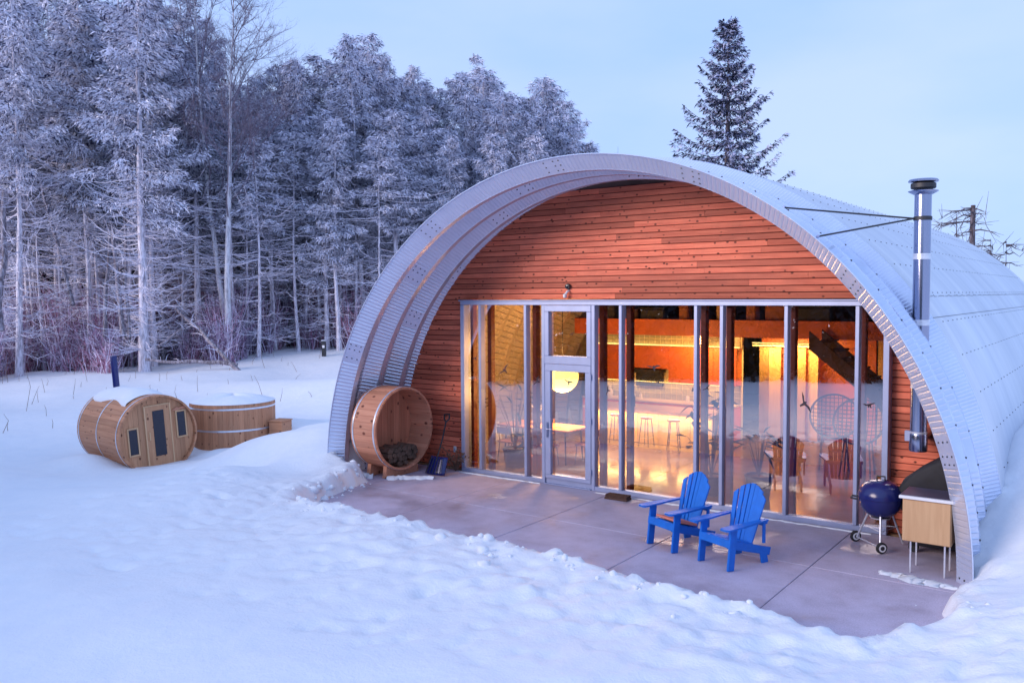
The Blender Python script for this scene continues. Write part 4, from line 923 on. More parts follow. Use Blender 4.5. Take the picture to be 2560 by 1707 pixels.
def wchair(x, y, rz, label):
    t = empty('wicker_chair', (x, y, 0), rz); tag(t, label, 'chair', 'round wicker chairs'); c = Vector((0, .15, 1.12)); R0 = .50; Rm = RX(math.radians(-25))
    MB().tube([c+Rm@Vector((R0*math.cos(a), 0, R0*math.sin(a))) for a in np.linspace(0, 2*PI, 33)], .022, 6).build('rim', M['wicker'], t, 40)
    mb = MB()
    for k in range(-5, 6):
        u_ = k*.085; h = math.sqrt(R0*R0-u_*u_); q = [Rm@Vector((u_, .14*(1-(u_*u_+ (h*s)**2)/R0**2), h*s))+c for s in np.linspace(-1, 1, 9)]; mb.tube(q, .008, 4)
        q = [Rm@Vector((h*s, .14*(1-(u_*u_+(h*s)**2)/R0**2), u_))+c for s in np.linspace(-1, 1, 9)]; mb.tube(q, .008, 4)
    mb.build('weave', M['wicker'], t)['kind'] = 'stuff'
    for (a, b_) in ((-.3,-.25),(.3,-.25),(-.3,.35),(.3,.35)): MB().tube([(a*.8, b_*.6+.1, .72), (a, b_, 0)], .018, 6).build('leg', M['wicker'], t, 40)
wchair(6.35, 4.7, .3, 'round wicker chair beside the folding doors'); wchair(6.95, 4.2, .1, 'round wicker chair under the stair')
def potted(name, x, y, pot_r, pot_h, h, n, label, kind='leafy', m='pot'):
    t = empty(name, (x, y, 0)); tag(t, label, 'plant')
    MB().lathe([(pot_r*.75,0),(pot_r,pot_h*.9),(pot_r*1.05,pot_h*.92),(pot_r*1.05,pot_h),(pot_r*.9,pot_h),(pot_r*.88,pot_h*.93),(.0,pot_h*.93)], 24).build('pot', M[m], t, 40)
    r_ = random.Random(hash(label) % 999 if False else len(label)); mb = MB(); st = MB()
    for k in range(n):
        a = r_.uniform(0, 2*PI); hh = pot_h+(h-pot_h)*(r_.uniform(.35, 1) if kind == 'leafy' else r_.uniform(.5, 1)); rr = (h-pot_h)*.30*r_.uniform(.3, 1)
        tip = Vector((rr*math.cos(a), rr*math.sin(a), hh)); st.tube([(0,0,pot_h*.9), tip*.5+Vector((0,0,hh*.2)), tip], [.012,.008,.004], 4)
        L_ = .26 if kind == 'leafy' else .5; d = Vector((math.cos(a), math.sin(a), r_.uniform(-.6, .5))).normalized(); s_ = Vector((-d.y, d.x, 0)).normalized()*(.075 if kind == 'leafy' else .03)
        for q in range(3 if kind == 'leafy' else 1):
            b0 = tip-Vector((0,0,q*.12)); d2 = RZ(q*2.1)@d; s2 = RZ(q*2.1)@s_; o_ = len(mb.v); mb.v += [tuple(b0), tuple(b0+d2*L_*.5+s2), tuple(b0+d2*L_+Vector((0,0,-.06))), tuple(b0+d2*L_*.5-s2)]; mb.f.append((o_, o_+1, o_+2, o_+3)); mb.m.append(0)
    mb.build('leaves', M['leaf'], t)['kind'] = 'stuff'; st.build('stems', M['plant_dry'], t)['kind'] = 'stuff'
potted('potted_plant', .55, .95, .27, .42, 1.9, 16, 'tall cactus-like plant in a dark pot behind the left panes', 'spike'); potted('potted_plant', 1.15, .8, .2, .34, .8, 12, 'small spiky plant in a clay pot behind the left panes', 'spike', 'terra')
potted('potted_plant', 5.15, .95, .22, .38, 2.1, 16, 'tall broad leaved plant in a pot behind the blue chairs'); potted('potted_plant', 6.0, 1.15, .25, .45, 1.3, 18, 'spreading spiky plant in a wide pot behind the blue chairs', 'spike')

# ------------------------------------------------------------------ barrel sauna and hot tub
sx, sy = -8.56, -2.07; sa = empty('barrel_sauna', (sx, sy, .26)); sa.scale = (1.05,)*3; sa.rotation_euler = (math.radians(4), math.radians(0), math.radians(-5.5))
tag(sa, 'cedar barrel sauna half buried in snow with a dark glass door', 'sauna')
SR, SL = .98, 2.45; sa_m = stave_mesh('stave', SR, .045, SL, 44, M['barrel'])
for k in range(44): link('stave', sa_m, sa, (-SL, 0, 0), (2*PI*k/44, 0, 0))
shm = hoop_mesh(SR+.002, .04)
for x in (-SL+.10, -SL*.52, -.16): link('hoop', shm, sa, (x, 0, 0))
disc_planks(sa, SR-.05, -.10, 15, M['barrel_z'], 'front_board', .05); disc_planks(sa, SR-.05, -SL+.12, 9, M['barrel_z'], 'rear_board', .05)
def framed(parent, yc, zc, w_, h, name, glass=(.62, .80), fw_=.035, xo=-.098):
    f_ = MB().box((xo+.012, yc, zc), (.022, w_, h), bev=.003).build(name, M['barrel_z'], parent)
    for (yy, zz, a, b_) in ((yc-w_/2-fw_/2, zc, fw_, h+2*fw_), (yc+w_/2+fw_/2, zc, fw_, h+2*fw_), (yc, zc+h/2+fw_/2, w_, fw_), (yc, zc-h/2-fw_/2, w_, fw_)):
        MB().box((xo+.016, yy, zz), (.034, a-.002, b_-.002), bev=.004).build('frame', M['trim'], f_)
    return f_
dw, dh = .60, 1.55
dr_ = framed(sa, .04, -.06, dw, dh, 'door')
MB().box((-.072, .05, .04), (.012, .28, 1.12), bev=.003).build('glass', M['darkglass'], dr_); MB().box((-.064, -.20, .0), (.04, .03, .22), bev=.006).build('handle', M['trim'], dr_)
for (yc, zc_) in ((-.60, -.07), (.62, .17)):
    wn = framed(sa, yc, zc_, .20, .62, 'window'); MB().box((-.072, yc, zc_), (.01, .19, .60), bev=.002).build('glass', M['darkglass'], wn)
mb = MB(); pq = [(.40,.545),(.46,.56),(.52,.60),(.60,.585),(.68,.60),(.76,.59),(.78,.54),(.70,.52),(.62,.535),(.54,.51),(.46,.52)]; nn = len(pq)
for xx in (-.097, -.07): mb.v += [(xx, a, b_) for a, b_ in pq]
mb.f = [tuple(range(nn)), tuple(range(2*nn-1, nn-1, -1))]+[(i, nn+i, nn+(i+1) % nn, (i+1) % nn) for i in range(nn)]; mb.m = [0]*len(mb.f); mb.build('live_edge_plaque', M['redcedar'], sa)
MB().lathe([(.08, .80), (.08, 1.86), (.075, 1.87), (.0, 1.87)], 20, 'Z', (-SL+.42, -.06, 0)).build('flue_pipe', M['darkblue'], sa, 40)
mb = MB(); na_, nx_ = 17, 22           # snow lying along the top of the barrel
for i in range(nx_+1):
    for j in range(na_+1):
        a = -.62+1.30*j/na_; x = -SL+.06+(SL-.42)*i/nx_; e = math.sin(PI*j/na_)**.6*(math.sin(PI*min(1, (i+.3)/nx_*1.0))**.35); r_ = SR+.006+e*(.09+.02*math.sin(x*5)+.02*math.sin(a*7+x*3))-(0 if 0 < j < na_ else .03)
        mb.v.append((x, r_*math.sin(a+.06*math.sin(x*4)), r_*math.cos(a)))
for i in range(nx_):
    for j in range(na_): q = i*(na_+1)+j; mb.f.append((q, q+1, q+na_+2, q+na_+1))
mb.m = [0]*len(mb.f); sc_o = mb.build('snow_cap', M['snow'], sa, 180)

tx, ty = -9.42, .75; ht = empty('hot_tub', (tx, ty, -.52)); ht.rotation_euler = (0, 0, .3); tag(ht, 'round cedar hot tub with two steel hoops and a snow covered lid', 'hot tub')
TR, TH = 1.18, 1.32; tsm = stave_mesh('stave', TR, .04, TH, 52, M['barrel'])
for k in range(52):
    o = link('stave', tsm, ht); o.rotation_mode = 'QUATERNION'; o.rotation_quaternion = (Matrix.Rotation(2*PI*k/52, 4, 'Z') @ Matrix.Rotation(-PI/2, 4, 'Y')).to_quaternion()
thm = hoop_mesh(TR+.002, .05)
for z in (TH-.12, TH-.72): link('hoop', thm, ht, (0, 0, z), (0, -PI/2, 0))
MB().lathe([(.0, TH-.03), (TR-.05, TH-.03), (TR-.02, TH-.02), (TR-.02, TH+.005), (0, TH+.005)], 48).build('lid', M['barrel'], ht, 30)
mb = MB(); nr, na_ = 12, 48
for i in range(nr+1):
    q = i/nr
    for k in range(na_): a = 2*PI*k/na_; mb.v.append(((TR+.01)*q*math.cos(a), (TR+.01)*q*math.sin(a), TH+.006+(.17+.03*math.sin(a*2+q*3)+.02*math.sin(a*5))*(1-q**3.2)*1.0))
for i in range(nr):
    for k in range(na_): k2 = (k+1) % na_; mb.f.append((i*na_+k, i*na_+k2, (i+1)*na_+k2, (i+1)*na_+k))
mb.m = [0]*len(mb.f); mb.build('snow_cap', M['snow'], ht, 180)
st_ = empty('tub_step', (-8.05, 1.35, gz(-8.05, 1.35)-.2)); st_.rotation_euler = (0, 0, .3); tag(st_, 'small cedar step block against the side of the hot tub', 'step')
MB().box((0, 0, .22), (.42, .5, .6), bev=.008).build('block', M['barrel'], st_); MB().box((0, 0, .545), (.46, .54, .03), bev=.006).build('tread', M['barrel'], st_)
# bollard lamp far left of the hut
bx, by = -23.0, 16.0; bz = gz(bx, by); bl = empty('bollard_light', (bx, by, bz)); bl.rotation_euler = (0, 0, .6); tag(bl, 'dark bollard light standing in the snow by the thicket', 'light')
MB().box((0, 0, .38), (.20, .20, .80), bev=.01).build('post', M['black'], bl); MB().box((0, 0, .82), (.24, .24, .06), bev=.01).build('cap', M['hoop'], bl); MB().box((0, -.102, .5), (.12, .012, .14), bev=.003).build('lens', M['white'], bl)

# ------------------------------------------------------------------ trees
def sprays(P, D, L_, W_, rs, droop=.25, wav=.5):
    """leaf clumps: one diamond face each, P points, D outward directions"""
    n = len(P); D = D/np.linalg.norm(D, axis=1, keepdims=True); J = rs.normal(0, wav, (n, 3)); J[:,2] -= droop; d = D+J; d /= np.linalg.norm(d, axis=1, keepdims=True)
    up = rs.normal(0, .6, (n, 3)); up[:,2] += 1; s = np.cross(d, up); s /= np.linalg.norm(s, axis=1, keepdims=True)+1e-9
    l = (L_*rs.uniform(.6, 1.4, n))[:,None]; w_ = (W_*rs.uniform(.6, 1.4, n))[:,None]
    sag = np.zeros((n, 3)); sag[:,2] = -.12*l[:,0]
    return np.stack([P, P+d*l*.45+s*w_*.5, P+d*l+sag, P+d*l*.55-s*w_*.5], 1).reshape(-1, 3), np.arange(4*n).reshape(n, 4)
def trunk_curve(h, lean, bend, rs, n=9):
    t = np.linspace(0, 1, n); x = lean[0]*h*t+bend*h*np.sin(t*PI)*rs.uniform(-1, 1); y = lean[1]*h*t+bend*h*np.sin(t*PI)*rs.uniform(-1, 1); z = h*t
    wob = rs.normal(0, .012*h/10, (n, 2)); wob[0] = 0; return np.stack([x+wob[:,0], y+wob[:,1], z], 1)
def curve_at(C_, t):
    t = np.clip(t, 0, 1)*(len(C_)-1); i = np.minimum(t.astype(int), len(C_)-2); f_ = (t-i)[:,None]; return C_[i]*(1-f_)+C_[i+1]*f_
def cedar(seed, h=18, r0=.26, crown0=.35, crown_r=2.4, nlimb=70, per=60, lean=(0, 0), dead=70, leaf='needle', shape=1.0, size=(.33, .052)):
    rs = np.random.RandomState(seed); C_ = trunk_curve(h, lean, .012, rs)
    tr = MB(); tr.tube(C_[:-1].tolist()+[C_[-1].tolist()], [r0*(1.25 if k == 0 else 1)*(1-.93*k/8) for k in range(9)], 8)
    tm_ = tr.mesh('trunk', M['bark'], 60)
    br = MB(); PP, DD = [], []
    for k in range(nlimb):
        q = (k+rs.uniform(0, 1))/nlimb; t = crown0+(1-crown0)*q; b0 = curve_at(C_, np.array([t]))[0]; a = rs.uniform(0, 2*PI)
        prof = (1-q)**.58*(.55+.45*min(1, q*5)) if shape >= 1 else (1-q**2.2)*(.6+.4*min(1, q*4))
        ln = crown_r*prof*rs.uniform(.55, 1.18)+.18; e = rs.uniform(-.1, .35)+.5*q
        dirv = np.array([math.cos(a), math.sin(a), 0]); pts = [b0+dirv*ln*s+np.array([0, 0, ln*(e*s-.30*s*s+.15*s**3)]) for s in (0, .33, .66, 1)]
        if k % 2 == 0: br.tube(pts, [.035, .025, .016, .006], 3, False)
        m = int(per*max(.25, ln/crown_r)); s = rs.uniform(.12, 1.05, m)**.8; base_ = b0+np.outer(s*ln, dirv); base_[:,2] += ln*(e*s-.30*s*s+.15*s**3)
        sd_ = np.cross(dirv, [0, 0, 1]); off = rs.normal(0, .10+.12*ln*(1-s)[:,None], (m, 3))*np.array([1, 1, .55]); off[:,2] -= np.abs(rs.normal(0, .10, m)); base_ = base_+off
        PP.append(base_); DD.append(np.tile(dirv, (m, 1))+sd_*rs.normal(0, .7, (m, 1)))
    PP = np.concatenate(PP); DD = np.concatenate(DD)
    V, F_ = sprays(PP, DD, size[0], size[1], rs, .35, .5); lm_ = np_mesh('foliage', V, F_, M[leaf])
    for k in range(dead):
        t = rs.uniform(.06, crown0+.12); b0 = curve_at(C_, np.array([t]))[0]; a = rs.uniform(0, 2*PI); ln = rs.uniform(1.0, 3.8)*(.6+t); dv = np.array([math.cos(a), math.sin(a), 0]); dr2 = rs.uniform(.05, .45); cu = rs.uniform(.2, .55)
        pts = [b0+dv*ln*s+np.array([0, 0, -dr2*ln*s+cu*ln*s**2.4])+rs.normal(0, .03, 3)*(s > 0) for s in (0, .25, .5, .75, 1)]; br.tube(pts, [.026, .022, .018, .014, .008], 3, False)
        for _ in range(4):
            s = rs.uniform(.3, .95); p0 = pts[int(s*4)]; q2 = p0+dv*rs.uniform(.3, .9)+rs.normal(0, .34, 3); br.tube([p0, (p0+q2)/2+np.array([0, 0, -.06]), q2], [.013, .011, .007], 3, False)
    bm_ = br.mesh('branches', M['twig']); return tm_, bm_, lm_
def place(name, parts, x, y, rz, s, label, group=None, cat='tree', names=('trunk', 'branches', 'foliage'), dz=-.1):
    t = empty(name, (x, y, gz(x, y)+dz), rz); t.scale = s if hasattr(s, '__len__') else (s, s, s); tag(t, label, cat, group)
    for n_, me in zip(names, parts):
        if me is not None and len(me.vertices):
            o = link(n_, me, t)
            if n_ != 'trunk': o['kind'] = 'stuff'
    return t
def pxy(vx, D):
    p_ = at_depth(vx*V2, 740, D); return p_[0], p_[1]
SKY = [(-200,-150),(0,-90),(300,-60),(480,-50),(525,0),(560,150),(610,185),(650,150),(700,140),(760,118),(850,85),(905,140),(960,165),(1020,205),(1060,175),(1100,130),(1150,200),(1210,215),(1265,183),(1300,250),(1345,332),(1400,345),(1500,420)]
def sky_h(vx, D, x, y):
    yt = np.interp(vx, [a for a, b_ in SKY], [b_ for a, b_ in SKY]); return at_depth(vx*V2, yt*V2, D)[2]-gz(x, y)
# prototypes (about 18 m tall)
HP = 18.0
proto = [cedar(11, HP, .20, .42, 2.5, 84, 270, dead=34), cedar(12, HP, .18, .36, 2.2, 84, 270, dead=30), cedar(13, HP, .22, .48, 2.7, 80, 270, dead=40), cedar(14, HP, .18, .28, 2.3, 92, 260, dead=20)]
dark = [cedar(21, HP, .22, .05, 2.9, 80, 66, dead=10, leaf='needle_shaded', size=(.52, .20)), cedar(22, HP, .22, .12, 2.7, 80, 66, dead=24, leaf='needle_shaded', size=(.52, .20))]
# the front row: trees one can name
front = [   # vx, depth, prototype kind args, label
 (38, 43, dict(seed=31, r0=.19, crown0=.46, crown_r=2.6, lean=(.012, .006), dead=130), 'tall frosted cedar with a long bare trunk at the open end of the thicket'),
 (203, 46, dict(seed=32, r0=.15, crown0=.40, crown_r=2.2, lean=(-.01, .0), dead=110), 'slim frosted cedar standing behind the sauna flue'),
 (328, 43, dict(seed=33, r0=.27, crown0=.38, crown_r=3.1, lean=(.012, .006), dead=170), 'thickest frosted cedar, with many bare sweeping branches'),
 (352, 45.5, dict(seed=34, r0=.15, crown0=.36, crown_r=2.3, lean=(-.008, .0), dead=80), 'cedar pressed close behind the thickest trunk'),
 (428, 49, dict(seed=35, r0=.15, crown0=.30, crown_r=2.5, lean=(.01, .0), dead=90), 'cedar leaning slightly over the fallen trunk'),
 (600, 52, dict(seed=36, r0=.2, crown0=.10, crown_r=3.0, lean=(0, 0), dead=10), 'dense dark cedar clothed to the ground beside the birch'),
 (690, 54, dict(seed=37, r0=.2, crown0=.12, crown_r=2.8, lean=(0, 0), dead=14), 'broad frosted cedar on the right of the birch crown'),
 (835, 50, dict(seed=38, r0=.19, crown0=.30, crown_r=2.4, lean=(-.035, -.02), dead=100), 'cedar with a trunk leaning away from the hut'),
 (852, 53, dict(seed=39, r0=.18, crown0=.34, crown_r=3.0, lean=(0, 0), dead=110), 'tallest cedar close to the hut, straight white trunk'),
 (903, 55, dict(seed=40, r0=.17, crown0=.28, crown_r=2.2, lean=(0, 0), dead=80), 'thin trunked cedar next to the straight white trunk'),
 (948, 57, dict(seed=41, r0=.17, crown0=.26, crown_r=2.3, lean=(0, 0), dead=80), 'cedar whose trunk meets the arch edge, shorter than its neighbours'),
 (1100, 62, dict(seed=42, r0=.18, crown0=.12, crown_r=2.2, lean=(0, 0), dead=10), 'pointed cedar rising over the crown of the arch'),
 (1265, 68, dict(seed=43, r0=.18, crown0=.10, crown_r=2.0, lean=(0, 0), dead=10), 'narrow pointed cedar at the low end of the tree line'),
]
for (vx, D, kw, lab) in front:
    x, y = pxy(vx, D); h = sky_h(vx, D, x, y); h = min(h, 24)
    place('cedar_tree', cedar(h=h, nlimb=int(64+h*1.2), per=330, size=(.30, .046), **kw), x, y, 0, 1.0, lab, 'cedars at the edge of the wood')
# the wood behind, copies of the prototypes
rw = random.Random(5); cnt = 0
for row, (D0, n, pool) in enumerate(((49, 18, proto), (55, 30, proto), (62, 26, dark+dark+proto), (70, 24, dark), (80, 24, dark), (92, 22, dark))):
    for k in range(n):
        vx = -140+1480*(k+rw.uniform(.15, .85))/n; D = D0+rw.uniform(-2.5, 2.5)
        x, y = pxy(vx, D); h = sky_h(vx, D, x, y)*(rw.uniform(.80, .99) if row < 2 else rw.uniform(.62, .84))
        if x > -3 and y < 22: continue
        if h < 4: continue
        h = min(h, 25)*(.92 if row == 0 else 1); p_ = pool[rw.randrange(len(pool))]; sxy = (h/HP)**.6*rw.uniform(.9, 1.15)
        place('cedar_tree', p_, x, y, rw.uniform(0, 2*PI), (sxy, sxy, h/HP), ('frosted cedar deep in the wood behind the edge trees' if p_ in proto else 'cedar with little frost at the back of the wood, shade put into its dark colour'), 'cedars deep in the wood'); cnt += 1
for k, vx in enumerate(np.arange(575, 1335, 34)):          # the row that makes the skyline falling towards the arch
    D = 59+rw.uniform(-2, 2)+(vx-575)*.010; x, y = pxy(vx+rw.uniform(-8, 8), D); h = sky_h(vx, D, x, y)*rw.uniform(.93, 1.01)
    if h < 4: continue
    p_ = proto[rw.randrange(4)]; sxy = (h/HP)**.6*rw.uniform(1.05, 1.3)
    place('cedar_tree', p_, x, y, rw.uniform(0, 2*PI), (sxy, sxy, h/HP), 'frosted cedar of the closed row whose tops fall towards the arch', 'cedars making the skyline')
pole = [cedar(45, HP, .11, .62, 1.5, 40, 150, dead=60), cedar(46, HP, .095, .70, 1.3, 34, 150, (.012, .0), dead=46)]
for k in range(24):
    vx = -20+900*(k+rw.uniform(.1, .9))/24; D = rw.uniform(44.5, 51); x, y = pxy(vx, D); hz_ = min(1.0, sky_h(vx, D, x, y)*.9/HP)*rw.uniform(.7, 1.0)
    place('pole_cedar', pole[k % 2], x, y, rw.uniform(0, 2*PI), (1, 1, hz_), 'slender pale cedar pole with a small crown at the edge of the wood', 'slender poles at the edge of the wood')
# low evergreen growth that closes the wood under the crowns
und = cedar(51, 6.0, .10, .02, 1.9, 46, 60, dead=0, leaf='needle_shaded', size=(.5, .2))
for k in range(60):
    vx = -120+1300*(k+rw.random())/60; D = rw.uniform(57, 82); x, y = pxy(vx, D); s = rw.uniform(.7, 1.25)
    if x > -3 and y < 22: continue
    place('young_cedar', und, x, y, rw.uniform(0, 6), (s*1.2, s*1.2, s), 'young cedar between the trunks, shade put into its dark colour', 'young cedars in the wood')

# bare birches with fine twigs
def birch(seed, h, lean, r0, nb=26, spread=.5, side=None):
    rs = np.random.RandomState(seed); C_ = trunk_curve(h, lean, .03, rs, 10); tr = MB(); tr.tube(C_.tolist(), [r0*(1-.9*k/9) for k in range(10)], 8); tw = MB()
    def grow(p0, d, ln, r_, lvl):
        n = 5; pts = [p0]; p_ = np.array(p0); dd = np.array(d)
        for i in range(n):
            dd = dd+rs.normal(0, .10, 3)+np.array([0, 0, .05]); dd /= np.linalg.norm(dd); p_ = p_+dd*ln/n; pts.append(p_.copy())
        tw.tube(pts, [r_*(1-.8*i/n) for i in range(n+1)], 3, False)
        if lvl > 0:
            for i in range((7, 6, 5)[3-lvl] if lvl <= 3 else 6):
                s = rs.uniform(.25, 1); b0 = pts[min(n, int(s*n))]; nd = dd*.7+rs.normal(0, .55, 3); nd[2] = abs(nd[2])*.6+.15; nd /= np.linalg.norm(nd); grow(b0, nd, ln*rs.uniform(.4, .65), r_*.5, lvl-1)
    for k in range(nb):
        t = rs.uniform(.35, 1.0); b0 = curve_at(C_, np.array([t]))[0]; a = rs.uniform(0, 2*PI) if side is None else side+rs.normal(0, .9)
        grow(b0, np.array([math.cos(a)*spread, math.sin(a)*spread, 1.0])/math.hypot(spread, 1), h*.24*(1.25-t*.7)*rs.uniform(.7, 1.3), .045*(1.2-t*.6), 3 if t > .5 else 2)
    return tr.mesh('trunk', M['birch'], 60), tw.mesh('twigs', M['twig_dark']), None
sr = math.atan2(_r[1], _r[0])
x, y = pxy(520, 45.5); place('birch_tree', birch(61, 19.5, (.04*_r[0], .04*_r[1]), .20, 24, .75, sr), x, y, 0, 1, 'bare white birch fanning its twigs over the cedars', None, 'tree', ('trunk', 'twigs', 'foliage'))
x, y = pxy(528, 46.5); place('birch_tree', birch(62, 20.5, (-.075*_r[0], -.075*_r[1]), .17, 16, .55, None), x, y, 0, 1, 'bare birch stem leaning into the frosted cedars', None, 'tree', ('trunk', 'twigs', 'foliage'))
x, y = pxy(650, 58); place('birch_tree', birch(63, 17.5, (.02, 0), .14, 20, .5, None), x, y, 0, 1, 'small bare tree showing twigs above the cedars by the birch', None, 'tree', ('trunk', 'twigs', 'foliage'))
x, y = pxy(800, 64); place('birch_tree', birch(64, 18.0, (.0, 0), .14, 16, .45, None), x, y, 0, 1, 'thin bare tree showing beside the tallest cedar by the hut', None, 'tree', ('trunk', 'twigs', 'foliage'))

# lone spruce behind the hut
def spruce(seed, h, r_max):
    rs = np.random.RandomState(seed); tr = MB(); tr.tube([(0, 0, 0), (0, 0, h*.5), (.05, 0, h)], [.30, .17, .02], 8); br = MB(); PP, DD, LL = [], [], []
    z = h*.12
    while z < h*.985:
        q = (z/h-.12)/.88; nb = rs.randint(6, 9); a0 = rs.uniform(0, 2*PI)
        for k in range(nb):
            a = a0+2*PI*k/nb+rs.uniform(-.35, .35); ln = r_max*(1-q)**.80*rs.uniform(.55, 1.28)+.22; dv = np.array([math.cos(a), math.sin(a), 0]); rise = -.20+.75*q; curl = .30
            f = lambda s: np.array([0, 0, z])+dv*ln*s+np.array([0, 0, ln*(rise*s-.12*math.sin(s*PI)+curl*max(0, s-.55)**1.5)])
            br.tube([f(s) for s in (0, .35, .7, 1)], [.04, .028, .018, .006], 3, False); m = int(45+150*ln/r_max)
            for s in rs.uniform(.12, 1.03, m):
                w_ = .30*ln*(1-s)*.5+.07; lat = np.cross(dv, [0, 0, 1])*rs.normal(0, w_); PP.append(f(s)+lat+np.array([0, 0, rs.normal(0, .05)-.18*abs(rs.normal(0, w_))])); DD.append(dv+np.cross(dv, [0, 0, 1])*rs.normal(0, .8))
        z += h*.025+rs.uniform(0, h*.014)
    V, F_ = sprays(np.array(PP), np.array(DD), .27, .085, rs, .15, .4); return tr.mesh('trunk', M['deadbark'], 60), br.mesh('branches', M['deadbark']), np_mesh('foliage', V, F_, M['spruce'])
x, y = pxy(1668, 46); h = at_depth(1668*V2, 52*V2, 46)[2]-gz(x, y); place('spruce_tree', spruce(71, h, 3.9), x, y, .4, 1, 'lone dark spruce standing behind the arched roof')
# dead trees on the right, behind the shell
def snag(seed, h, r0, nb, ln, broken=True):
    rs = np.random.RandomState(seed); C_ = trunk_curve(h, (rs.uniform(-.02, .02), 0), .01, rs, 7); tr = MB(); tr.tube(C_.tolist(), [r0*(1-(.5 if broken else .9)*k/6) for k in range(7)], 8); br = MB()
    for k in range(nb):
        t = rs.uniform(.35, 1); b0 = curve_at(C_, np.array([t]))[0]; a = rs.uniform(0, 2*PI); dv = np.array([math.cos(a), math.sin(a), 0]); l = ln*rs.uniform(.4, 1.2); pts = [b0+dv*l*s+np.array([0, 0, l*(.12*s-.38*s*s)])+rs.normal(0, .04, 3)*(s > 0) for s in (0, .3, .6, 1)]; br.tube(pts, [.05, .035, .022, .008], 4, False)
        for _ in range(5):
            i = rs.randint(1, 4); p0 = pts[i]; q = p0+dv*.3+rs.normal(0, .35, 3); br.tube([p0, (p0+q)/2, q], [.018, .012, .006], 3, False)
    return tr.mesh('trunk', M['deadbark'], 60), br.mesh('branches', M['deadbark']), None
for (vx, vy, D, r0, nb, ln, seed, lab) in ((2233,468,44,.22,22,1.5,81,'thick dead snag with spreading bare limbs behind the roof'),(2196,488,48,.12,34,1.3,82,'bushy dead conifer beside the thick snag'),(2275,545,50,.09,18,.9,83,'small twiggy dead tree between the thick snag and the thin pole'),(2313,545,46,.06,16,.8,84,'thin dead pole tree by the low edge of the roof'),(1418,338,75,.08,20,1.0,85,'tip of a small bare tree peeping over the arch')):
    x, y = pxy(vx, D); h = at_depth(vx*V2, vy*V2, D)[2]-gz(x, y); place('dead_tree', snag(seed, h, r0, nb, ln, seed == 81), x, y, 0, 1, lab)

# standing stubs, leaning and fallen trunks in the thicket
def trunk_thing(name, p0, p1, r0, r1, label, nb=10, bl=1.2, seed=0, m='logbark', cat='trunk'):
    rs = np.random.RandomState(seed); p0 = np.array(p0); p1 = np.array(p1); t = empty(name, tuple(p0)); tag(t, label, cat); d = p1-p0; n = 7
    pts = [d*k/(n-1)+rs.normal(0, .05, 3)*(0 < k) for k in range(n)]; MB().tube(pts, [r0+(r1-r0)*k/(n-1) for k in range(n)], 8).build('stem', M[m], t, 60)
    br = MB()
    for k in range(nb):
        b0 = d*rs.uniform(.25, .98); v = rs.normal(0, 1, 3); v[2] = abs(v[2])*.6; v = v/np.linalg.norm(v)*bl*rs.uniform(.4, 1.2); br.tube([b0, b0+v*.5+np.array([0, 0, .1]), b0+v], [.022, .014, .005], 3, False)
    if nb: br.build('branches', M['twig'], t)['kind'] = 'stuff'
def P3(vx, vy, D): return at_depth(vx*V2, vy*V2, D)
trunk_thing('leaning_trunk', P3(168,700,44), P3(92,415,46), .12, .07, 'thin dead trunk leaning across behind the slim cedar', 16, 1.2, 1)
trunk_thing('fallen_trunk', P3(722,797,52), P3(345,588,46.5), .06, .12, 'long fallen trunk slanting from the thickest cedar down to the thicket', 22, 1.4, 2)
trunk_thing('fallen_trunk', P3(560,862,40.5), P3(405,705,43.5), .11, .08, 'shorter fallen trunk dropping into the snow below the long one', 12, 1.0, 3)
trunk_thing('leaning_trunk', P3(283,770,42.5), P3(258,528,43.5), .13, .09, 'broken stub leaning beside the thickest cedar', 6, .8, 4)
trunk_thing('leaning_trunk', P3(240,800,43.5), P3(252,520,44), .12, .07, 'upright broken stub crossing the leaning one', 8, .8, 5)
trunk_thing('broken_snag', P3(3,760,41.5), P3(8,440,42.5), .16, .12, 'splintered snag next to the cedar with the long bare trunk', 6, .9, 6)
trunk_thing('leaning_trunk', P3(298,775,42.5), P3(283,430,45), .08, .05, 'thin pole standing just beside the thickest cedar', 10, .9, 7)
trunk_thing('fallen_trunk', P3(545,838,41), P3(335,828,41.5), .10, .07, 'log lying flat on the snow at the foot of the thicket', 6, .7, 8)
trunk_thing('leaning_trunk', P3(365,795,42), P3(445,742,43), .07, .05, 'short branchy pole propped near the flat log', 5, .6, 9)

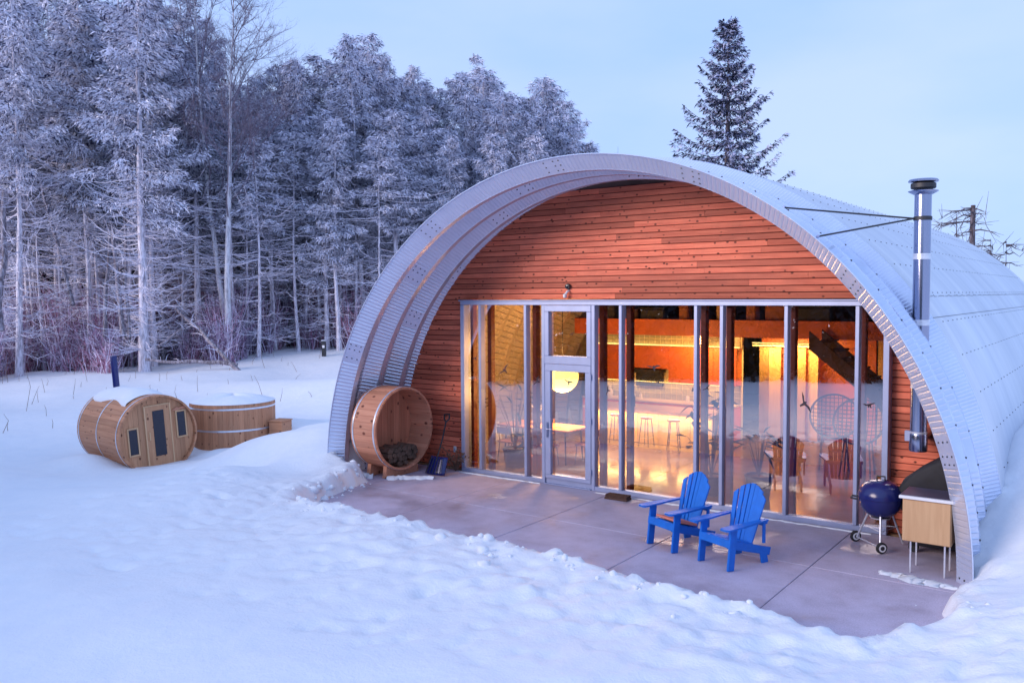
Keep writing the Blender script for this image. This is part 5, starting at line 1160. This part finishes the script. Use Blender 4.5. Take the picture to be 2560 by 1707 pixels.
# thicket of red stems: nobody could count it
def thicket():
    rs = np.random.RandomState(91); SEG = []
    for k in range(2500):
        vx = rs.uniform(-60, 830) if k % 5 < 3 else rs.uniform(400, 830); dep = rs.beta(1.2, 2.4); yy = np.interp(vx, [-60, 0, 300, 500, 800], [872, 862, 838, 824, 800]); p0 = at_z(vx*V2, yy*V2, float(np.interp(vx, [0, 300, 740], [-.3, .05, .55])))
        dv = np.array([p0[0]-CAM[0], p0[1]-CAM[1]]); dv /= np.linalg.norm(dv); ed = 2.6*math.sin(vx*.021)+1.5*math.sin(vx*.067+1)+rs.normal(0, .8); x, y = p0[0]+dv[0]*(dep*16-1.0+ed), p0[1]+dv[1]*(dep*16-1.0+ed)
        hh = rs.uniform(.5, 1.3)+4.6*min(1, dep*5+.12)*rs.beta(1.6, 2.0); n = rs.randint(5, 10); z = None; SEG.append((x, y, hh, n, rs.randint(1 << 30)))
    xs_ = np.array([s[0] for s in SEG]); ys_ = np.array([s[1] for s in SEG]); zs = ground_z(xs_, ys_); A, B, RA, RB = [], [], [], []
    for (x, y, hh, n, sd_), z in zip(SEG, zs):
        r2_ = np.random.RandomState(sd_)
        for i in range(n):
            a = r2_.uniform(0, 2*PI); b0 = np.array([x+r2_.normal(0, .18), y+r2_.normal(0, .18), z-.1]); tip = b0+np.array([math.cos(a)*hh*r2_.uniform(.05, .4), math.sin(a)*hh*r2_.uniform(.05, .4), hh*r2_.uniform(.6, 1.1)]); mid = (b0+tip)/2+r2_.normal(0, .07, 3)
            A += [b0, mid]; B += [mid, tip]; RA += [.021, .015]; RB += [.015, .007]
            for _ in range(int(3+hh*1.6)):
                s = r2_.uniform(.3, .98); p_ = b0+(tip-b0)*s; q = p_+r2_.normal(0, .24, 3)+np.array([0, 0, .22]); A.append(p_); B.append(q); RA.append(.011); RB.append(.006)
    A = np.array(A); B = np.array(B); RA = np.array(RA)[:,None]; RB = np.array(RB)[:,None]; d = B-A; d /= np.linalg.norm(d, axis=1, keepdims=True)+1e-9
    u_ = np.cross(d, [.3, .5, .8]); u_ /= np.linalg.norm(u_, axis=1, keepdims=True)+1e-9; v_ = np.cross(d, u_); n = len(A); V = []
    for P_, R2 in ((A, RA), (B, RB)):
        for k in range(3): V.append(P_+(u_*math.cos(2*PI*k/3)+v_*math.sin(2*PI*k/3))*R2)
    V = np.stack(V, 1).reshape(-1, 3); o = np.arange(n)[:,None]*6; F_ = np.concatenate([o+np.array([k, (k+1) % 3, 3+(k+1) % 3, 3+k]) for k in range(3)], 0); return np_mesh('thicket', V, F_, M['shrub'])
tag(link('thicket', thicket()), 'tangle of purple red bare shrub stems along the edge of the wood', 'shrubs', None, 'stuff')
# weed stalks poking through the snow
def weeds():
    rs = np.random.RandomState(95); mb = MB()
    for k in range(75):
        vx = rs.uniform(0, 740); t = rs.uniform(0, 1)**1.6; yy = np.interp(vx, [0, 300, 740], [870, 845, 812])+t*110; p_ = at_z(vx*V2, yy*V2, 0.0)
        if -12.5 < p_[0] < -6 and -4 < p_[1] < 3: continue
        z = gz(p_[0], p_[1]); hh = rs.gamma(2.0, .17)+.08; lx = rs.normal(0, .6); mb.tube([(p_[0], p_[1], z-.05), (p_[0]+lx*hh*.5, p_[1]+rs.normal(0, .1)*hh, z+hh*.6), (p_[0]+lx*hh, p_[1], z+hh)], [.010, .008, .004], 3, False)
    return mb.mesh('weed_stalks', M['plant_dry'])
tag(link('weed_stalks', weeds()), 'thin dry weed stalks poking through the snow field', 'weeds', None, 'stuff')

# the wood goes on round the clearing, on the near side too (seen only mirrored in the panes)
def near_wood():
    rs = np.random.RandomState(99); PP, DD = [], []
    path = [(-34,-10),(-22,-11.5),(-12.5,-13.5),(-5,-18),(3.0,-24.5),(12,-30),(24,-33)]
    seg = []
    for i in range(len(path)-1):
        a, b_ = np.array(path[i]), np.array(path[i+1]); L_ = np.linalg.norm(b_-a)
        for row in range(3):
            for s in np.arange(0, L_, 1.5): nrm = np.array([(b_-a)[1], -(b_-a)[0]])/L_; seg.append(a+(b_-a)*(s+rs.uniform(-.4, .4))/L_+nrm*(row*1.8+rs.uniform(0, 1.6)+1.1*math.sin(s*.9+i)+.9*math.sin(s*2.3+2*i)))
    for c in seg:
        z = gz(c[0], c[1]); h = rs.uniform(4.0, 6.2); m = 700; q = rs.uniform(0, 1, m); r_ = 1.5*(1-q)**.7*np.sqrt(rs.uniform(.2, 1, m)); a = rs.uniform(0, 2*PI, m)
        PP.append(np.stack([c[0]+r_*np.cos(a), c[1]+r_*np.sin(a), z+q*h], 1)); DD.append(np.stack([np.cos(a), np.sin(a), 0*a-.2], 1))
    V, F_ = sprays(np.concatenate(PP), np.concatenate(DD), .55, .2, rs, .3, .4); return np_mesh('young_wood', V, F_, M['needle_plain'])
tag(link('young_wood', near_wood()), 'dark young conifers edging the clearing, mirrored in the upper panes', 'wood', None, 'stuff')
